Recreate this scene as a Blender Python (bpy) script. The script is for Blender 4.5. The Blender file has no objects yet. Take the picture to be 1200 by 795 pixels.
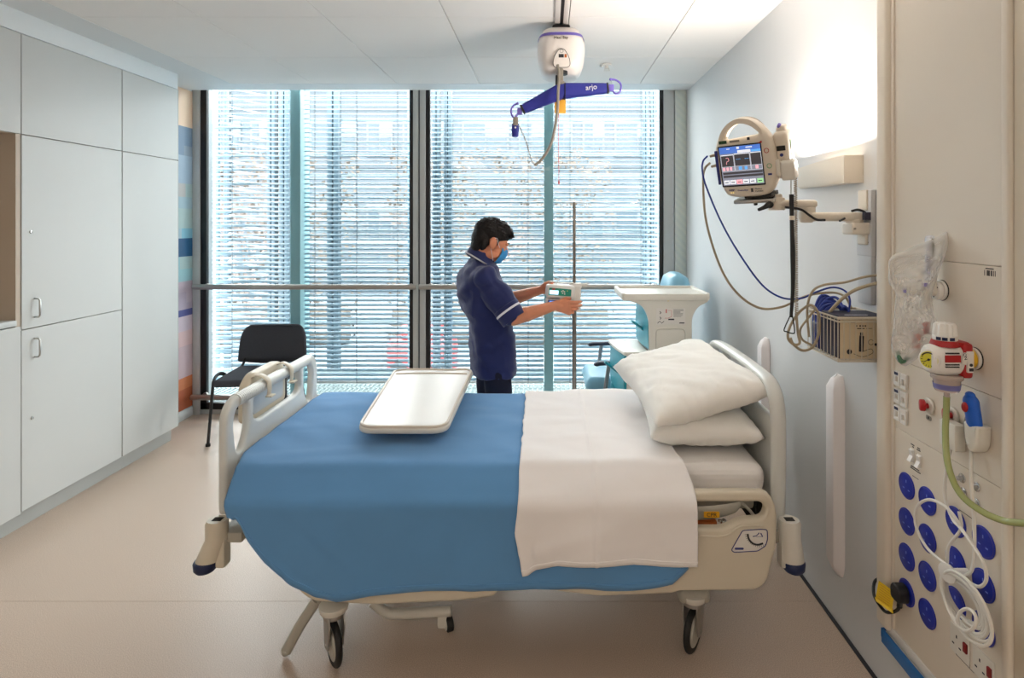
import bpy, bmesh, math, random
from math import sin, cos, pi, radians as R, sqrt, atan2
from mathutils import Vector, Matrix, noise
random.seed(7)
V = Vector
scene = bpy.context.scene
COL = scene.collection
CX, CY, F, EYE = 642.0, 261.0, 680.0, 1.65

def W(x, y, Y):
    """photo position at distance Y -> place in the room (metres)"""
    return V(((x-CX)*Y/F, Y, EYE-(y-CY)*Y/F))
def WX(x, y, X):
    Y = F*X/(x-CX)
    return V((X, Y, EYE-(y-CY)*Y/F))

# ------------------------------------------------------------ materials
def lin(c):
    c = c/255.0
    return c/12.92 if c <= 0.04045 else ((c+0.055)/1.055)**2.4
_m = {}
def mat(name, rgb, rough=0.5, metal=0.0, bump=0.0, bscale=200, spec=0.5, emit=0.0, var=0.0, vscale=3, coat=0.0, trans=0.0, alpha=1.0, sheen=0.0, sss=0.0):
    if name in _m: return _m[name]
    m = bpy.data.materials.new(name); m.use_nodes = True
    nt = m.node_tree; b = nt.nodes['Principled BSDF']
    c = (lin(rgb[0]), lin(rgb[1]), lin(rgb[2]), 1)
    b.inputs['Base Color'].default_value = c
    b.inputs['Roughness'].default_value = rough
    b.inputs['Metallic'].default_value = metal
    b.inputs['Specular IOR Level'].default_value = spec
    b.inputs['Coat Weight'].default_value = coat
    b.inputs['Sheen Weight'].default_value = sheen
    b.inputs['Transmission Weight'].default_value = trans
    b.inputs['Alpha'].default_value = alpha
    if sss:
        b.inputs['Subsurface Weight'].default_value = sss
        b.inputs['Subsurface Scale'].default_value = 0.01
    if emit:
        b.inputs['Emission Color'].default_value = c
        b.inputs['Emission Strength'].default_value = emit
    tc = nt.nodes.new('ShaderNodeTexCoord')
    n = nt.nodes.new('ShaderNodeTexNoise'); n.inputs['Scale'].default_value = vscale
    n.inputs['Detail'].default_value = 6
    nt.links.new(tc.outputs['Object'], n.inputs['Vector'])
    v = var if var else 0.015
    mix = nt.nodes.new('ShaderNodeMix'); mix.data_type = 'RGBA'
    mix.inputs[6].default_value = tuple(x*(1-v) for x in c[:3])+(1,)
    mix.inputs[7].default_value = tuple(min(1, x*(1+v)) for x in c[:3])+(1,)
    nt.links.new(n.outputs['Fac'], mix.inputs[0])
    nt.links.new(mix.outputs[2], b.inputs['Base Color'])
    if bump:
        n2 = nt.nodes.new('ShaderNodeTexNoise'); n2.inputs['Scale'].default_value = bscale
        n2.inputs['Detail'].default_value = 4
        nt.links.new(tc.outputs['Object'], n2.inputs['Vector'])
        bp = nt.nodes.new('ShaderNodeBump'); bp.inputs['Strength'].default_value = bump
        bp.inputs['Distance'].default_value = 0.002
        nt.links.new(n2.outputs['Fac'], bp.inputs['Height'])
        nt.links.new(bp.outputs['Normal'], b.inputs['Normal'])
    _m[name] = m
    return m

def speckle(name, base, dark, light, rough, scale=260):
    m = mat(name, base, rough, bump=0.05, bscale=400)
    nt = m.node_tree; b = nt.nodes['Principled BSDF']
    tc = [n for n in nt.nodes if n.type == 'TEX_COORD'][0]
    n = nt.nodes.new('ShaderNodeTexNoise'); n.inputs['Scale'].default_value = scale; n.inputs['Detail'].default_value = 2
    r = nt.nodes.new('ShaderNodeValToRGB')
    e = r.color_ramp.elements
    e[0].position = 0.36; e[0].color = tuple(lin(x) for x in dark)+(1,)
    e[1].position = 0.64; e[1].color = tuple(lin(x) for x in light)+(1,)
    k = r.color_ramp.elements.new(0.5); k.color = tuple(lin(x) for x in base)+(1,)
    nt.links.new(tc.outputs['Object'], n.inputs['Vector'])
    nt.links.new(n.outputs['Fac'], r.inputs[0])
    nt.links.new(r.outputs[0], b.inputs['Base Color'])
    return m

def glass_mat(name, tint=(235, 248, 250), gloss=0.02, rough=0.0):
    m = bpy.data.materials.new(name); m.use_nodes = True
    nt = m.node_tree; nt.nodes.clear()
    o = nt.nodes.new('ShaderNodeOutputMaterial'); t = nt.nodes.new('ShaderNodeBsdfTransparent')
    t.inputs[0].default_value = tuple(lin(x) for x in tint)+(1,)
    g = nt.nodes.new('ShaderNodeBsdfGlossy'); g.inputs['Roughness'].default_value = rough
    mx = nt.nodes.new('ShaderNodeMixShader'); mx.inputs[0].default_value = gloss
    nt.links.new(t.outputs[0], mx.inputs[1]); nt.links.new(g.outputs[0], mx.inputs[2])
    nt.links.new(mx.outputs[0], o.inputs[0])
    return m

M = {}
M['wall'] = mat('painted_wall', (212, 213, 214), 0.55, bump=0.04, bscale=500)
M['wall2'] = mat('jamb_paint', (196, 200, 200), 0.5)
M['ceil'] = mat('ceiling_panel', (240, 239, 237), 0.75)
M['ceil2'] = mat('ceiling_margin', (226, 230, 232), 0.6)
M['cab'] = mat('cabinet_laminate', (196, 198, 197), 0.42)
M['cabin'] = mat('cabinet_carcass', (186, 172, 156), 0.5)
M['kick'] = mat('kick_laminate', (172, 174, 172), 0.5)
M['gapdark'] = mat('shadow_gap', (40, 38, 36), 0.9)
M['floor'] = speckle('vinyl_floor', (196, 175, 157), (176, 154, 136), (214, 195, 178), 0.36, 320)
M['cream'] = mat('cream_plastic', (214, 205, 186), 0.36, spec=0.4)
M['cream2'] = mat('bedhead_cream', (222, 212, 197), 0.4)
M['white'] = mat('white_plastic', (232, 230, 226), 0.35)
M['offwhite'] = mat('offwhite_plastic', (222, 218, 208), 0.38)
M['bedgrey'] = mat('bed_grey_plastic', (216, 218, 214), 0.34)
M['pink'] = mat('protector_white', (240, 235, 236), 0.42)
M['black'] = mat('black_plastic', (22, 22, 24), 0.45)
M['blackframe'] = mat('black_gasket', (12, 13, 17), 0.5)
M['rubber'] = mat('black_rubber', (30, 29, 29), 0.6)
M['steel'] = mat('brushed_steel', (190, 190, 188), 0.3, metal=1.0)
M['chrome'] = mat('chrome', (215, 215, 215), 0.15, metal=1.0)
M['rail'] = mat('handrail_steel', (165, 160, 154), 0.38, metal=0.75)
M['alu'] = mat('grey_aluminium', (186, 190, 190), 0.45, metal=0.0)
M['teal'] = mat('teal_mullion', (140, 184, 190), 0.45)
M['slat'] = mat('blind_slat', (138, 166, 182), 0.4)
M['slat2'] = mat('outer_louvre', (112, 134, 142), 0.5)
M['post'] = mat('facade_post', (60, 82, 94), 0.5)
M['postlight'] = mat('facade_glass_post', (124, 158, 174), 0.4)
M['cord'] = mat('blind_cord', (84, 96, 100), 0.7)
M['glass'] = glass_mat('window_glass', (245, 249, 250))
M['clear'] = glass_mat('clear_plastic', (250, 250, 250), 0.12, 0.1)
M['blanket'] = mat('blue_blanket', (98, 150, 200), 0.9, bump=0.35, bscale=900, sheen=0.15, var=0.05, vscale=6, spec=0.2)
M['sheet'] = mat('white_sheet', (244, 241, 241), 0.9, bump=0.2, bscale=900, sheen=0.1, spec=0.2)
M['sheet2'] = mat('white_sheet_underside', (242, 239, 237), 0.9, bump=0.2, bscale=900, spec=0.2)
M['pillow'] = mat('pillow_cotton', (248, 247, 243), 0.9, bump=0.25, bscale=700, spec=0.2)
M['navy'] = mat('navy_tunic', (38, 46, 92), 0.85, bump=0.3, bscale=700, sheen=0.2, spec=0.25, var=0.06)
M['trouser'] = mat('dark_trousers', (36, 38, 54), 0.9, bump=0.2, bscale=500, spec=0.2)
M['piping'] = mat('white_piping', (225, 225, 232), 0.8)
M['skin'] = mat('skin', (206, 134, 100), 0.5, bump=0.1, bscale=300, sss=0.1, var=0.08, vscale=25)
M['hair'] = mat('black_hair', (20, 16, 16), 0.6, spec=0.25, bump=0.9, bscale=260, var=0.3, vscale=60)
M['mask'] = mat('blue_mask', (60, 150, 215), 0.8, bump=0.2, bscale=300)
M['shoe'] = mat('black_shoe', (26, 26, 28), 0.4)
M['lip'] = mat('lips', (165, 92, 84), 0.5)
M['eye'] = mat('eye_white', (228, 224, 218), 0.2)
M['fabric'] = mat('charcoal_fabric', (74, 76, 82), 0.95, bump=0.5, bscale=800, var=0.1, vscale=90, spec=0.15)
M['chairframe'] = mat('black_metal', (26, 27, 30), 0.4, spec=0.5)
M['vinyl'] = mat('blue_vinyl', (122, 176, 200), 0.4)
M['greyleg'] = mat('grey_metal', (138, 142, 146), 0.4, metal=0.5)
M['navypad'] = mat('navy_pad', (30, 36, 58), 0.45)
M['tealdoor'] = mat('teal_door', (18, 140, 158), 0.3, spec=0.6)
M['lift'] = mat('lift_shell', (228, 222, 218), 0.35)
M['purple'] = mat('purple_trim', (112, 98, 190), 0.4)
M['liftblue'] = mat('royal_blue_foam', (34, 40, 140), 0.55, bump=0.1)
M['tagyellow'] = mat('yellow_tag', (236, 176, 60), 0.6)
M['cable'] = mat('beige_cable', (166, 152, 128), 0.5)
M['cablew'] = mat('white_cable', (226, 222, 214), 0.4)
M['cablek'] = mat('black_cable', (20, 20, 22), 0.45)
M['cableb'] = mat('blue_cable', (34, 58, 150), 0.45)
M['cableg'] = mat('grey_cable', (140, 134, 124), 0.5)
M['red'] = mat('red_plastic', (176, 30, 34), 0.4)
M['redcord'] = mat('red_cord', (196, 50, 44), 0.6)
M['yellow'] = mat('yellow_plastic', (238, 200, 24), 0.45)
M['gauge'] = mat('gauge_yellow', (214, 206, 60), 0.4)
M['socket'] = mat('socket_blue', (22, 44, 160), 0.35)
M['sockdk'] = mat('socket_slot', (120, 140, 220), 0.5)
M['blueh'] = mat('handset_blue', (24, 92, 196), 0.4)
M['bluetrim'] = mat('blue_edge', (26, 110, 184), 0.45)
M['tubeg'] = mat('green_tube', (176, 184, 120), 0.25, trans=0.25)
M['text'] = mat('print_dark', (44, 44, 50), 0.7)
M['textw'] = mat('print_white', (236, 236, 240), 0.7)
M['texty'] = mat('sign_yellow', (240, 176, 24), 0.6)
M['textb'] = mat('print_blue', (44, 52, 120), 0.6)
M['textr'] = mat('print_red', (190, 60, 60), 0.6)
M['paper'] = mat('label_paper', (226, 222, 216), 0.6)
M['orange'] = mat('orange_part', (186, 96, 30), 0.5)
M['bumper'] = mat('navy_bumper', (24, 38, 78), 0.5)
M['wheel'] = mat('wheel_grey', (186, 182, 172), 0.45)
M['metalgrey'] = mat('bed_frame_grey', (176, 172, 160), 0.42)
M['box'] = mat('carton_beige', (214, 196, 164), 0.7)
M['boxdk'] = mat('carton_dark', (42, 40, 60), 0.6)
M['wire'] = mat('wire_cream', (206, 196, 178), 0.4)

# ------------------------------------------------------------ mesh builder
def catmull(pts, n=8, closed=False):
    pts = [V(p) for p in pts]; out = []
    N = len(pts)
    if N < 3 and not closed: return pts
    rng = range(N if closed else N-1)
    for i in rng:
        if closed: p0, p1, p2, p3 = pts[(i-1) % N], pts[i], pts[(i+1) % N], pts[(i+2) % N]
        else:
            p1, p2 = pts[i], pts[i+1]
            p0 = pts[i-1] if i > 0 else p1*2-p2
            p3 = pts[i+2] if i+2 < N else p2*2-p1
        for k in range(n):
            t = k/n
            out.append(0.5*((2*p1)+(p2-p0)*t+(2*p0-5*p1+4*p2-p3)*t*t+(3*p1-p0-3*p2+p3)*t**3))
    if not closed: out.append(pts[-1])
    return out

def frames(pts, closed=False, up=None):
    n = len(pts); T = []
    for i in range(n):
        if closed: d = pts[(i+1) % n]-pts[i-1]
        else: d = pts[min(i+1, n-1)]-pts[max(i-1, 0)]
        T.append(d.normalized() if d.length > 1e-9 else V((0, 0, 1)))
    a = V(up) if up else (V((0, 0, 1)) if abs(T[0].z) < 0.9 else V((1, 0, 0)))
    N = [(a-T[0]*a.dot(T[0])).normalized()]
    for i in range(1, n):
        q = T[i-1].rotation_difference(T[i]); v = q @ N[-1]
        N.append((v-T[i]*v.dot(T[i])).normalized())
    return [(T[i], N[i], T[i].cross(N[i])) for i in range(n)]

class MB:
    def __init__(s): s.bm = bmesh.new(); s.mi = 0; s.mats = None
    def _add(s, b, mtx=None):
        if mtx is not None: bmesh.ops.transform(b, matrix=mtx, verts=b.verts)
        vm = {}
        for v in b.verts: vm[v] = s.bm.verts.new(v.co)
        for f in b.faces:
            try:
                nf = s.bm.faces.new([vm[v] for v in f.verts]); nf.material_index = s.mi; nf.smooth = True
            except ValueError: pass
        b.free(); return s
    def box(s, a, b, bev=0.0, seg=2, mtx=None):
        t = bmesh.new(); bmesh.ops.create_cube(t, size=1)
        c = [(a[i]+b[i])/2 for i in range(3)]; d = [abs(b[i]-a[i]) for i in range(3)]
        for v in t.verts: v.co = V([c[i]+v.co[i]*d[i] for i in range(3)])
        if bev > 0: bmesh.ops.bevel(t, geom=t.edges[:], offset=min(bev, min(d)*0.49), segments=seg, affect='EDGES', profile=0.5)
        return s._add(t, mtx)
    def cyl(s, p0, p1, r0, r1=None, seg=20, bev=0.0, mtx=None):
        r1 = r0 if r1 is None else r1
        p0, p1 = V(p0), V(p1); d = p1-p0; L = d.length
        t = bmesh.new(); bmesh.ops.create_cone(t, cap_ends=True, segments=seg, radius1=r0, radius2=r1, depth=L)
        if bev > 0:
            es = [e for e in t.edges if any(len(f.verts) > 4 for f in e.link_faces)]
            bmesh.ops.bevel(t, geom=es, offset=bev, segments=2, affect='EDGES', profile=0.5)
        q = V((0, 0, 1)).rotation_difference(d.normalized()).to_matrix().to_4x4()
        bmesh.ops.transform(t, matrix=Matrix.Translation((p0+p1)/2) @ q, verts=t.verts)
        return s._add(t, mtx)
    def ball(s, c, r, sub=3, mtx=None, rot=None):
        if not hasattr(r, '__len__'): r = (r, r, r)
        t = bmesh.new(); bmesh.ops.create_icosphere(t, subdivisions=sub, radius=1)
        mm = Matrix.Translation(V(c)) @ (rot.to_4x4() if rot is not None else Matrix.Identity(4)) @ Matrix.Diagonal((r[0], r[1], r[2], 1))
        bmesh.ops.transform(t, matrix=mm, verts=t.verts)
        return s._add(t, mtx)
    def tube(s, pts, r, n=8, seg=10, closed=False, smooth=True, mtx=None, ell=None, up=None):
        P = catmull(pts, n, closed) if smooth else [V(p) for p in pts]
        fr = frames(P, closed, up); t = bmesh.new(); rings = []
        m = len(P)
        for i, p in enumerate(P):
            rr = r if not hasattr(r, '__len__') else r[min(int(i/(m-1)*(len(r)-1)), len(r)-2)]*(1-((i/(m-1)*(len(r)-1)) % 1 if i < m-1 else 1))+r[min(int(i/(m-1)*(len(r)-1))+1, len(r)-1)]*(((i/(m-1)*(len(r)-1)) % 1) if i < m-1 else 1)
            a, b = (rr, rr) if ell is None else (rr*ell[0], rr*ell[1])
            rings.append([t.verts.new(p+fr[i][1]*a*cos(2*pi*k/seg)+fr[i][2]*b*sin(2*pi*k/seg)) for k in range(seg)])
        for i in range(m if closed else m-1):
            A, B = rings[i], rings[(i+1) % m]
            off = 0
            if closed and i == m-1:
                off = min(range(seg), key=lambda o: (B[o].co-A[0].co).length)
            for k in range(seg):
                t.faces.new([A[k], A[(k+1) % seg], B[(k+1+off) % seg], B[(k+off) % seg]])
        if not closed:
            t.faces.new(list(reversed(rings[0]))); t.faces.new(rings[-1])
        return s._add(t, mtx)
    def loft(s, rings, mtx=None, caps=True, closed=True):
        t = bmesh.new(); rr = [[t.verts.new(V(p)) for p in r] for r in rings]; n = len(rr[0])
        for A, B in zip(rr, rr[1:]):
            for k in range(n if closed else n-1): t.faces.new([A[k], A[(k+1) % n], B[(k+1) % n], B[k]])
        if caps and closed: t.faces.new(list(reversed(rr[0]))); t.faces.new(rr[-1])
        return s._add(t, mtx)
    def chain(s, pts, rad, sub=2):
        for p, r in zip(pts, rad): s.ball(p, r, sub)
        for i in range(len(pts)-1):
            if (V(pts[i+1])-V(pts[i])).length > 1e-4: s.cyl(pts[i], pts[i+1], rad[i], rad[i+1], 14)
        return s
    def mesh(s, me, mtx=None):
        t = bmesh.new(); t.from_mesh(me); bpy.data.meshes.remove(me)
        return s._add(t, mtx)
    def plate(s, outlines, th, bev, mtx, bres=3):
        """flat plate with rounded rim and holes; outlines are 2-D loops, first outer"""
        cu = bpy.data.curves.new('t', 'CURVE'); cu.dimensions = '2D'; cu.fill_mode = 'BOTH'
        cu.extrude = max(th/2-bev, 0.0001); cu.bevel_depth = bev; cu.bevel_resolution = bres; cu.offset = -bev
        for o in outlines:
            sp = cu.splines.new('POLY'); sp.points.add(len(o)-1); sp.use_cyclic_u = True
            for i, p in enumerate(o): sp.points[i].co = (p[0], p[1], 0, 1)
        ob = bpy.data.objects.new('t', cu); COL.objects.link(ob)
        bpy.context.view_layer.update()
        me = bpy.data.meshes.new_from_object(ob.evaluated_get(bpy.context.evaluated_depsgraph_get()))
        bpy.data.objects.remove(ob); bpy.data.curves.remove(cu)
        t = bmesh.new(); t.from_mesh(me); bpy.data.meshes.remove(me)
        bmesh.ops.remove_doubles(t, verts=t.verts, dist=1e-5)
        return s._add(t, mtx)
    def text(s, txt, size, mtx, th=0.0004, align='CENTER'):
        cu = bpy.data.curves.new('t', 'FONT'); cu.body = txt; cu.size = size; cu.extrude = th
        cu.align_x = align; cu.align_y = 'CENTER'; cu.resolution_u = 3
        ob = bpy.data.objects.new('t', cu); COL.objects.link(ob)
        bpy.context.view_layer.update()
        me = bpy.data.meshes.new_from_object(ob.evaluated_get(bpy.context.evaluated_depsgraph_get()))
        bpy.data.objects.remove(ob); bpy.data.curves.remove(cu)
        return s.mesh(me, mtx)
    def sharp(s): return s

def rnd(pts, r, n=6):
    """round the corners of a 2-D polygon"""
    out = []; N = len(pts)
    for i in range(N):
        p = V((pts[i][0], pts[i][1])); a = V((pts[i-1][0], pts[i-1][1])); b = V((pts[(i+1) % N][0], pts[(i+1) % N][1]))
        rr = r[i] if hasattr(r, '__len__') else r
        da, db = (a-p), (b-p)
        k = min(rr, da.length*0.48, db.length*0.48)
        A = p+da.normalized()*k; B = p+db.normalized()*k
        for j in range(n+1):
            t = j/n; q = A*(1-t)**2+p*2*t*(1-t)+B*t*t
            out.append((q.x, q.y))
    return out

def basis(ox, ex, ey, ez):
    """matrix taking local x,y,z to world axes"""
    m = Matrix.Identity(4)
    for i, e in enumerate((ex, ey, ez)):
        e = V(e)
        for j in range(3): m[j][i] = e[j]
    for j in range(3): m[j][3] = ox[j]
    return m
def on_right(X, Y, Z, yaw=0):
    """upright local frame on the right wall: x runs towards the camera, y up, z out into the room"""
    return basis((X, Y, Z), (0, -1, 0), (0, 0, 1), (-1, 0, 0))
def facing(X, Y, Z):
    return basis((X, Y, Z), (1, 0, 0), (0, 0, 1), (0, -1, 0))

# ------------------------------------------------------------ objects
ROOTM = {}
def thing(name, label, cat, loc=(0, 0, 0), rz=0.0, group=None):
    o = bpy.data.objects.new(name, None); COL.objects.link(o); o.empty_display_size = 0.05
    o.location = loc; o.rotation_euler = (0, 0, rz)
    o['label'] = label; o['category'] = cat
    if group: o['group'] = group
    ROOTM[o.name] = Matrix.Translation(V(loc)) @ Matrix.Rotation(rz, 4, 'Z')
    return o
def root(o):
    while o.parent: o = o.parent
    return o
def finish(name, mb, mats, ang=40):
    me = bpy.data.meshes.new(name)
    bmesh.ops.recalc_face_normals(mb.bm, faces=mb.bm.faces)
    mb.bm.to_mesh(me); mb.bm.free()
    if not isinstance(mats, (list, tuple)): mats = [mats]
    for m in mats: me.materials.append(m)
    try: me.set_sharp_from_angle(angle=R(ang))
    except Exception: pass
    o = bpy.data.objects.new(name, me); COL.objects.link(o)
    return o
def part(name, mb, mats, parent, local=False, label=None, ang=40):
    o = finish(name, mb, mats, ang)
    if not local: o.data.transform(ROOTM[root(parent).name].inverted())
    o.parent = parent
    if label: o['label'] = label
    return o
def recenter(o):
    vs = [v.co for v in o.data.vertices]
    lo = V([min(v[i] for v in vs) for i in range(3)]); hi = V([max(v[i] for v in vs) for i in range(3)])
    c = V(((lo.x+hi.x)/2, (lo.y+hi.y)/2, lo.z))
    o.data.transform(Matrix.Translation(-c)); o.location = c
    ROOTM[o.name] = Matrix.Translation(c)
def single(name, mb, mats, label, cat, group=None, ang=40):
    o = finish(name, mb, mats, ang); recenter(o)
    o['label'] = label; o['category'] = cat
    if group: o['group'] = group
    return o
def struct(name, mb, mats, parent=None, ang=30):
    o = finish(name, mb, mats, ang)
    if parent: o.parent = parent
    else: o['kind'] = 'structure'; ROOTM[o.name] = Matrix.Identity(4)
    return o
def copy_tree(o, parent=None):
    c = o.copy(); COL.objects.link(c)
    if parent: c.parent = parent
    for ch in list(o.children): copy_tree(ch, c)
    return c
def bake(name, mb, mats, parent, voxel, smooth=4, disp=None, label=None, local=False):
    """fuse overlapping shapes into one continuous skin"""
    o = finish(name, mb, mats, 180)
    md = o.modifiers.new('r', 'REMESH'); md.mode = 'VOXEL'; md.voxel_size = voxel; md.use_smooth_shade = True
    sm = o.modifiers.new('s', 'SMOOTH'); sm.iterations = smooth; sm.factor = 0.5
    bpy.context.view_layer.update()
    me = bpy.data.meshes.new_from_object(o.evaluated_get(bpy.context.evaluated_depsgraph_get()))
    o.modifiers.clear(); old = o.data; o.data = me; me.name = name; bpy.data.meshes.remove(old)
    if not me.materials:
        for m in (mats if isinstance(mats, (list, tuple)) else [mats]): me.materials.append(m)
    if disp:
        vs = me.vertices; ns = [v.normal.copy() for v in vs]
        for v, n in zip(vs, ns): v.co = v.co+n*disp(v.co, n)
    for p in me.polygons: p.use_smooth = True
    if not local: me.transform(ROOTM[root(parent).name].inverted())
    o.parent = parent
    if label: o['label'] = label
    return o
WORLD, CEIL, LAMP, EXPO = 10.5, 3.2, 15.0, 0.72
# ============================================================ THE ROOM
XR = 1.19; XL = -3.05; YW = 5.0; ZC = EYE+1.126; YB = -2.6
b = MB()
b.box((XL-0.4, YB, -0.08), (XR+0.02, 2.5262, 0)); b.box((XL-0.4, 2.5278, -0.08), (XR+0.02, YW+0.12, 0))
b.mi = 1; b.box((XL-0.4, 2.52, -0.08), (XR+0.02, 2.53, -0.0015))
struct('floor', b, [M['floor'], mat('floor_weld', (168, 146, 128), 0.5)])

b = MB(); b.box((XR, YB, -0.05), (XR+0.12, YW+0.12, 3.05)); struct('wall_right', b, M['wall'])
b = MB(); b.box((XL-0.12, 4.395, -0.05), (XL, YW+0.12, 3.05)); b.box((XL-0.5, YB, -0.05), (-2.97, 4.395, 3.05)); struct('wall_left', b, M['wall'])
b = MB(); b.box((XL-0.5, YB-0.12, -0.05), (XR+0.12, YB, 3.05)); struct('wall_back', b, M['wall'])
# thin dark foot strip of the right wall, cove on the left
b = MB(); b.box((XR-0.014, YB, 0), (XR, YW, 0.006)); struct('baseboard_right', b, M['text'])
b = MB(); b.box((XL, 4.395, 0), (XL+0.012, YW, 0.078), 0.004); struct('baseboard_left', b, M['wall'])

# window wall: jambs, mullion, sill kerb, head
def win_x(px): return (px-CX)*YW/F
b = MB()
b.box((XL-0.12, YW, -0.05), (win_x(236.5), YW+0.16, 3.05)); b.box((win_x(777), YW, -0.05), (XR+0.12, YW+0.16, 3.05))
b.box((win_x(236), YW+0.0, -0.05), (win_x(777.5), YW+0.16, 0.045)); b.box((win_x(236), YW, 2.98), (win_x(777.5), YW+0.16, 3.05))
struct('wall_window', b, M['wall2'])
b = MB()
b.box((win_x(485), YW-0.035, 0.0), (win_x(491), YW+0.12, 3.0), 0.003)
b.box((win_x(493), YW-0.035, 0.0), (win_x(499.5), YW+0.12, 3.0), 0.003)
b.mi = 1; b.box((win_x(490), YW-0.02, 0.0), (win_x(494), YW+0.1, 3.0))
struct('trim_1', b, [M['alu'], mat('mullion_groove', (96, 102, 104), 0.5)])
# grey jamb strips
b = MB(); b.box((XL, YW-0.03, 0.0), (win_x(236.5), YW, 3.0), 0.003); struct('trim_2', b, M['alu'])
b = MB(); b.box((win_x(777), YW-0.03, 0.0), (win_x(789), YW, 3.0), 0.003); struct('trim_3', b, M['alu'])

def window(n, x0, x1):
    bw = 0.045
    b = MB(); z0, z1 = 0.045, 2.99
    b.box((x0, YW-0.02, z0), (x0+(0.052 if n == 1 else 0.037), YW+0.015, z1), 0.002); b.box((x1-0.034, YW-0.02, z0), (x1, YW+0.015, z1), 0.002)
    b.box((x0, YW-0.02, z0), (x1, YW+0.015, z0+0.055), 0.002); b.box((x0, YW-0.02, z1-0.05), (x1, YW+0.015, z1), 0.002)
    f = struct('window_%d' % n, b, M['blackframe'])
    g = MB(); g.box((x0+0.03, YW-0.004, z0+0.04), (x1-0.03, YW+0.002, z1-0.04)); struct('pane', g, M['glass'], f)
window(1, win_x(236.5), win_x(485)); window(2, win_x(499.5), win_x(777))

# ceiling: panels with open joints, smooth margin
b = MB()
xs = [-2.565, -1.90, -1.221, -0.552, 0.117, 0.746, XR]
ys = [4.70, 3.947, 3.177, 2.407, 1.637, 0.867, 0.097, -0.673, -1.443, YB]
g = 0.0022
for i in range(len(xs)-1):
    for j in range(len(ys)-1):
        lamp = (i in (1, 3, 5)) and j in (7, 8)
        if lamp: continue
        b.box((xs[i]+(g if i else 0), ys[j+1]+g, ZC), (xs[i+1]-(g if i < 5 else 0), ys[j]-g, ZC+0.02), 0.0012, 1)
b.mi = 1
b.box((XL, 4.701, ZC-0.001), (XR, 4.908, ZC+0.02)); b.box((-3.0, YB, ZC-0.001), (-2.567, 4.699, ZC+0.02))
b.box((XL, 4.39, ZC-0.001), (-3.002, 4.699, ZC+0.02))
b.box((XL, 4.9085, ZC-0.001), (XR, 4.922, 3.01))
b.mi = 2; b.box((XL-0.4, YB, ZC+0.075), (XR+0.1, 4.9, ZC+0.12)); b.box((XL-0.4, 4.9, 3.02), (XR+0.1, YW+0.16, 3.08))
b.box((XL-0.4, YB, ZC+0.022), (xs[0], 4.9, ZC+0.07))
struct('ceiling', b, [M['ceil'], M['ceil2'], M['gapdark']])
# filler above the cupboards
b = MB(); b.box((-3.0, YB, EYE+1.010), (-2.803, 4.397, ZC), 0.002); struct('trim_4', b, M['ceil2'])

# patterned film strip beside the window
fm = mat('wavy_film', (196, 210, 204), 0.4)
nt = fm.node_tree; tc = nt.nodes.new('ShaderNodeTexCoord'); wv = nt.nodes.new('ShaderNodeTexWave')
wv.inputs['Scale'].default_value = 9; wv.inputs['Distortion'].default_value = 1.5; wv.bands_direction = 'DIAGONAL'
rp = nt.nodes.new('ShaderNodeValToRGB'); rp.color_ramp.elements[0].color = (lin(200), lin(210), lin(205), 1); rp.color_ramp.elements[1].color = (lin(208), lin(216), lin(208), 1)
nt.links.new(tc.outputs['Object'], wv.inputs['Vector']); nt.links.new(wv.outputs['Color'], rp.inputs[0]); nt.links.new(rp.outputs[0], nt.nodes['Principled BSDF'].inputs['Base Color'])
b = MB(); b.box((win_x(790), YW-0.028, 0.012), (XR-0.002, YW, 2.95), 0.002)
struct('trim_5', b, fm)

# mural: mosaic of coloured rectangles on the left wall
cols = [(226, 196, 170), (118, 138, 160), (138, 150, 164), (168, 178, 190), (172, 168, 166), (150, 168, 186), (158, 178, 178), (150, 172, 184), (176, 178, 170),
        (120, 170, 190), (10, 74, 116), (16, 92, 130), (140, 180, 188), (60, 118, 128), (168, 152, 168), (178, 160, 172), (70, 74, 136), (190, 164, 170), (206, 172, 172), (196, 176, 188), (188, 106, 62), (166, 78, 40), (176, 92, 48)]
seq = [(104, 145, [0]), (145, 168, [1, 2]), (168, 180, [2, 1]), (180, 200, [4, 5]), (200, 214, [3, 5]), (214, 230, [6, 4]), (230, 244, [7, 6]), (244, 268, [6, 8]), (268, 280, [9, 7]),
       (280, 292, [10, 11]), (292, 302, [11, 10]), (302, 317, [12, 6]), (317, 332, [13, 12]), (332, 345, [14, 15]), (345, 358, [15, 14]), (358, 366, [16, 14]), (366, 374, [17, 16]), (374, 392, [18, 19]), (392, 410, [19, 18]), (410, 436, [17, 15]), (436, 448, [20, 17]), (448, 462, [21, 20]), (462, 492, [22, 21])]
b = MB(); rr = random.Random(3)
zf = lambda y: EYE-(y-CY)*4.72/F
for (ya, yb_, cc) in seq:
    z0, z1 = max(zf(yb_), 0.085), zf(ya) if ya > 104 else ZC-0.005
    if z1 <= z0: continue
    y = 4.40; k = 0
    while y < YW-0.035:
        w = 0.15+rr.random()*0.25; y1 = min(y+w, YW-0.03)
        if y1 > YW-0.1: y1 = YW-0.03
        b.mi = cc[k % len(cc)] if rr.random() < 0.85 else rr.choice(cc)
        dz = 0.0 if len(cc) == 1 else (rr.random()-0.5)*0.03
        b.box((XL, y, z0), (XL+0.006, y1, z1)); y = y1; k += 1
single('wall_mural', b, [mat('mural_%d' % i, c, 0.5) for i, c in enumerate(cols)], 'mosaic mural of pastel, blue and orange rectangles on the left wall beside the window', 'mural')

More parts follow.
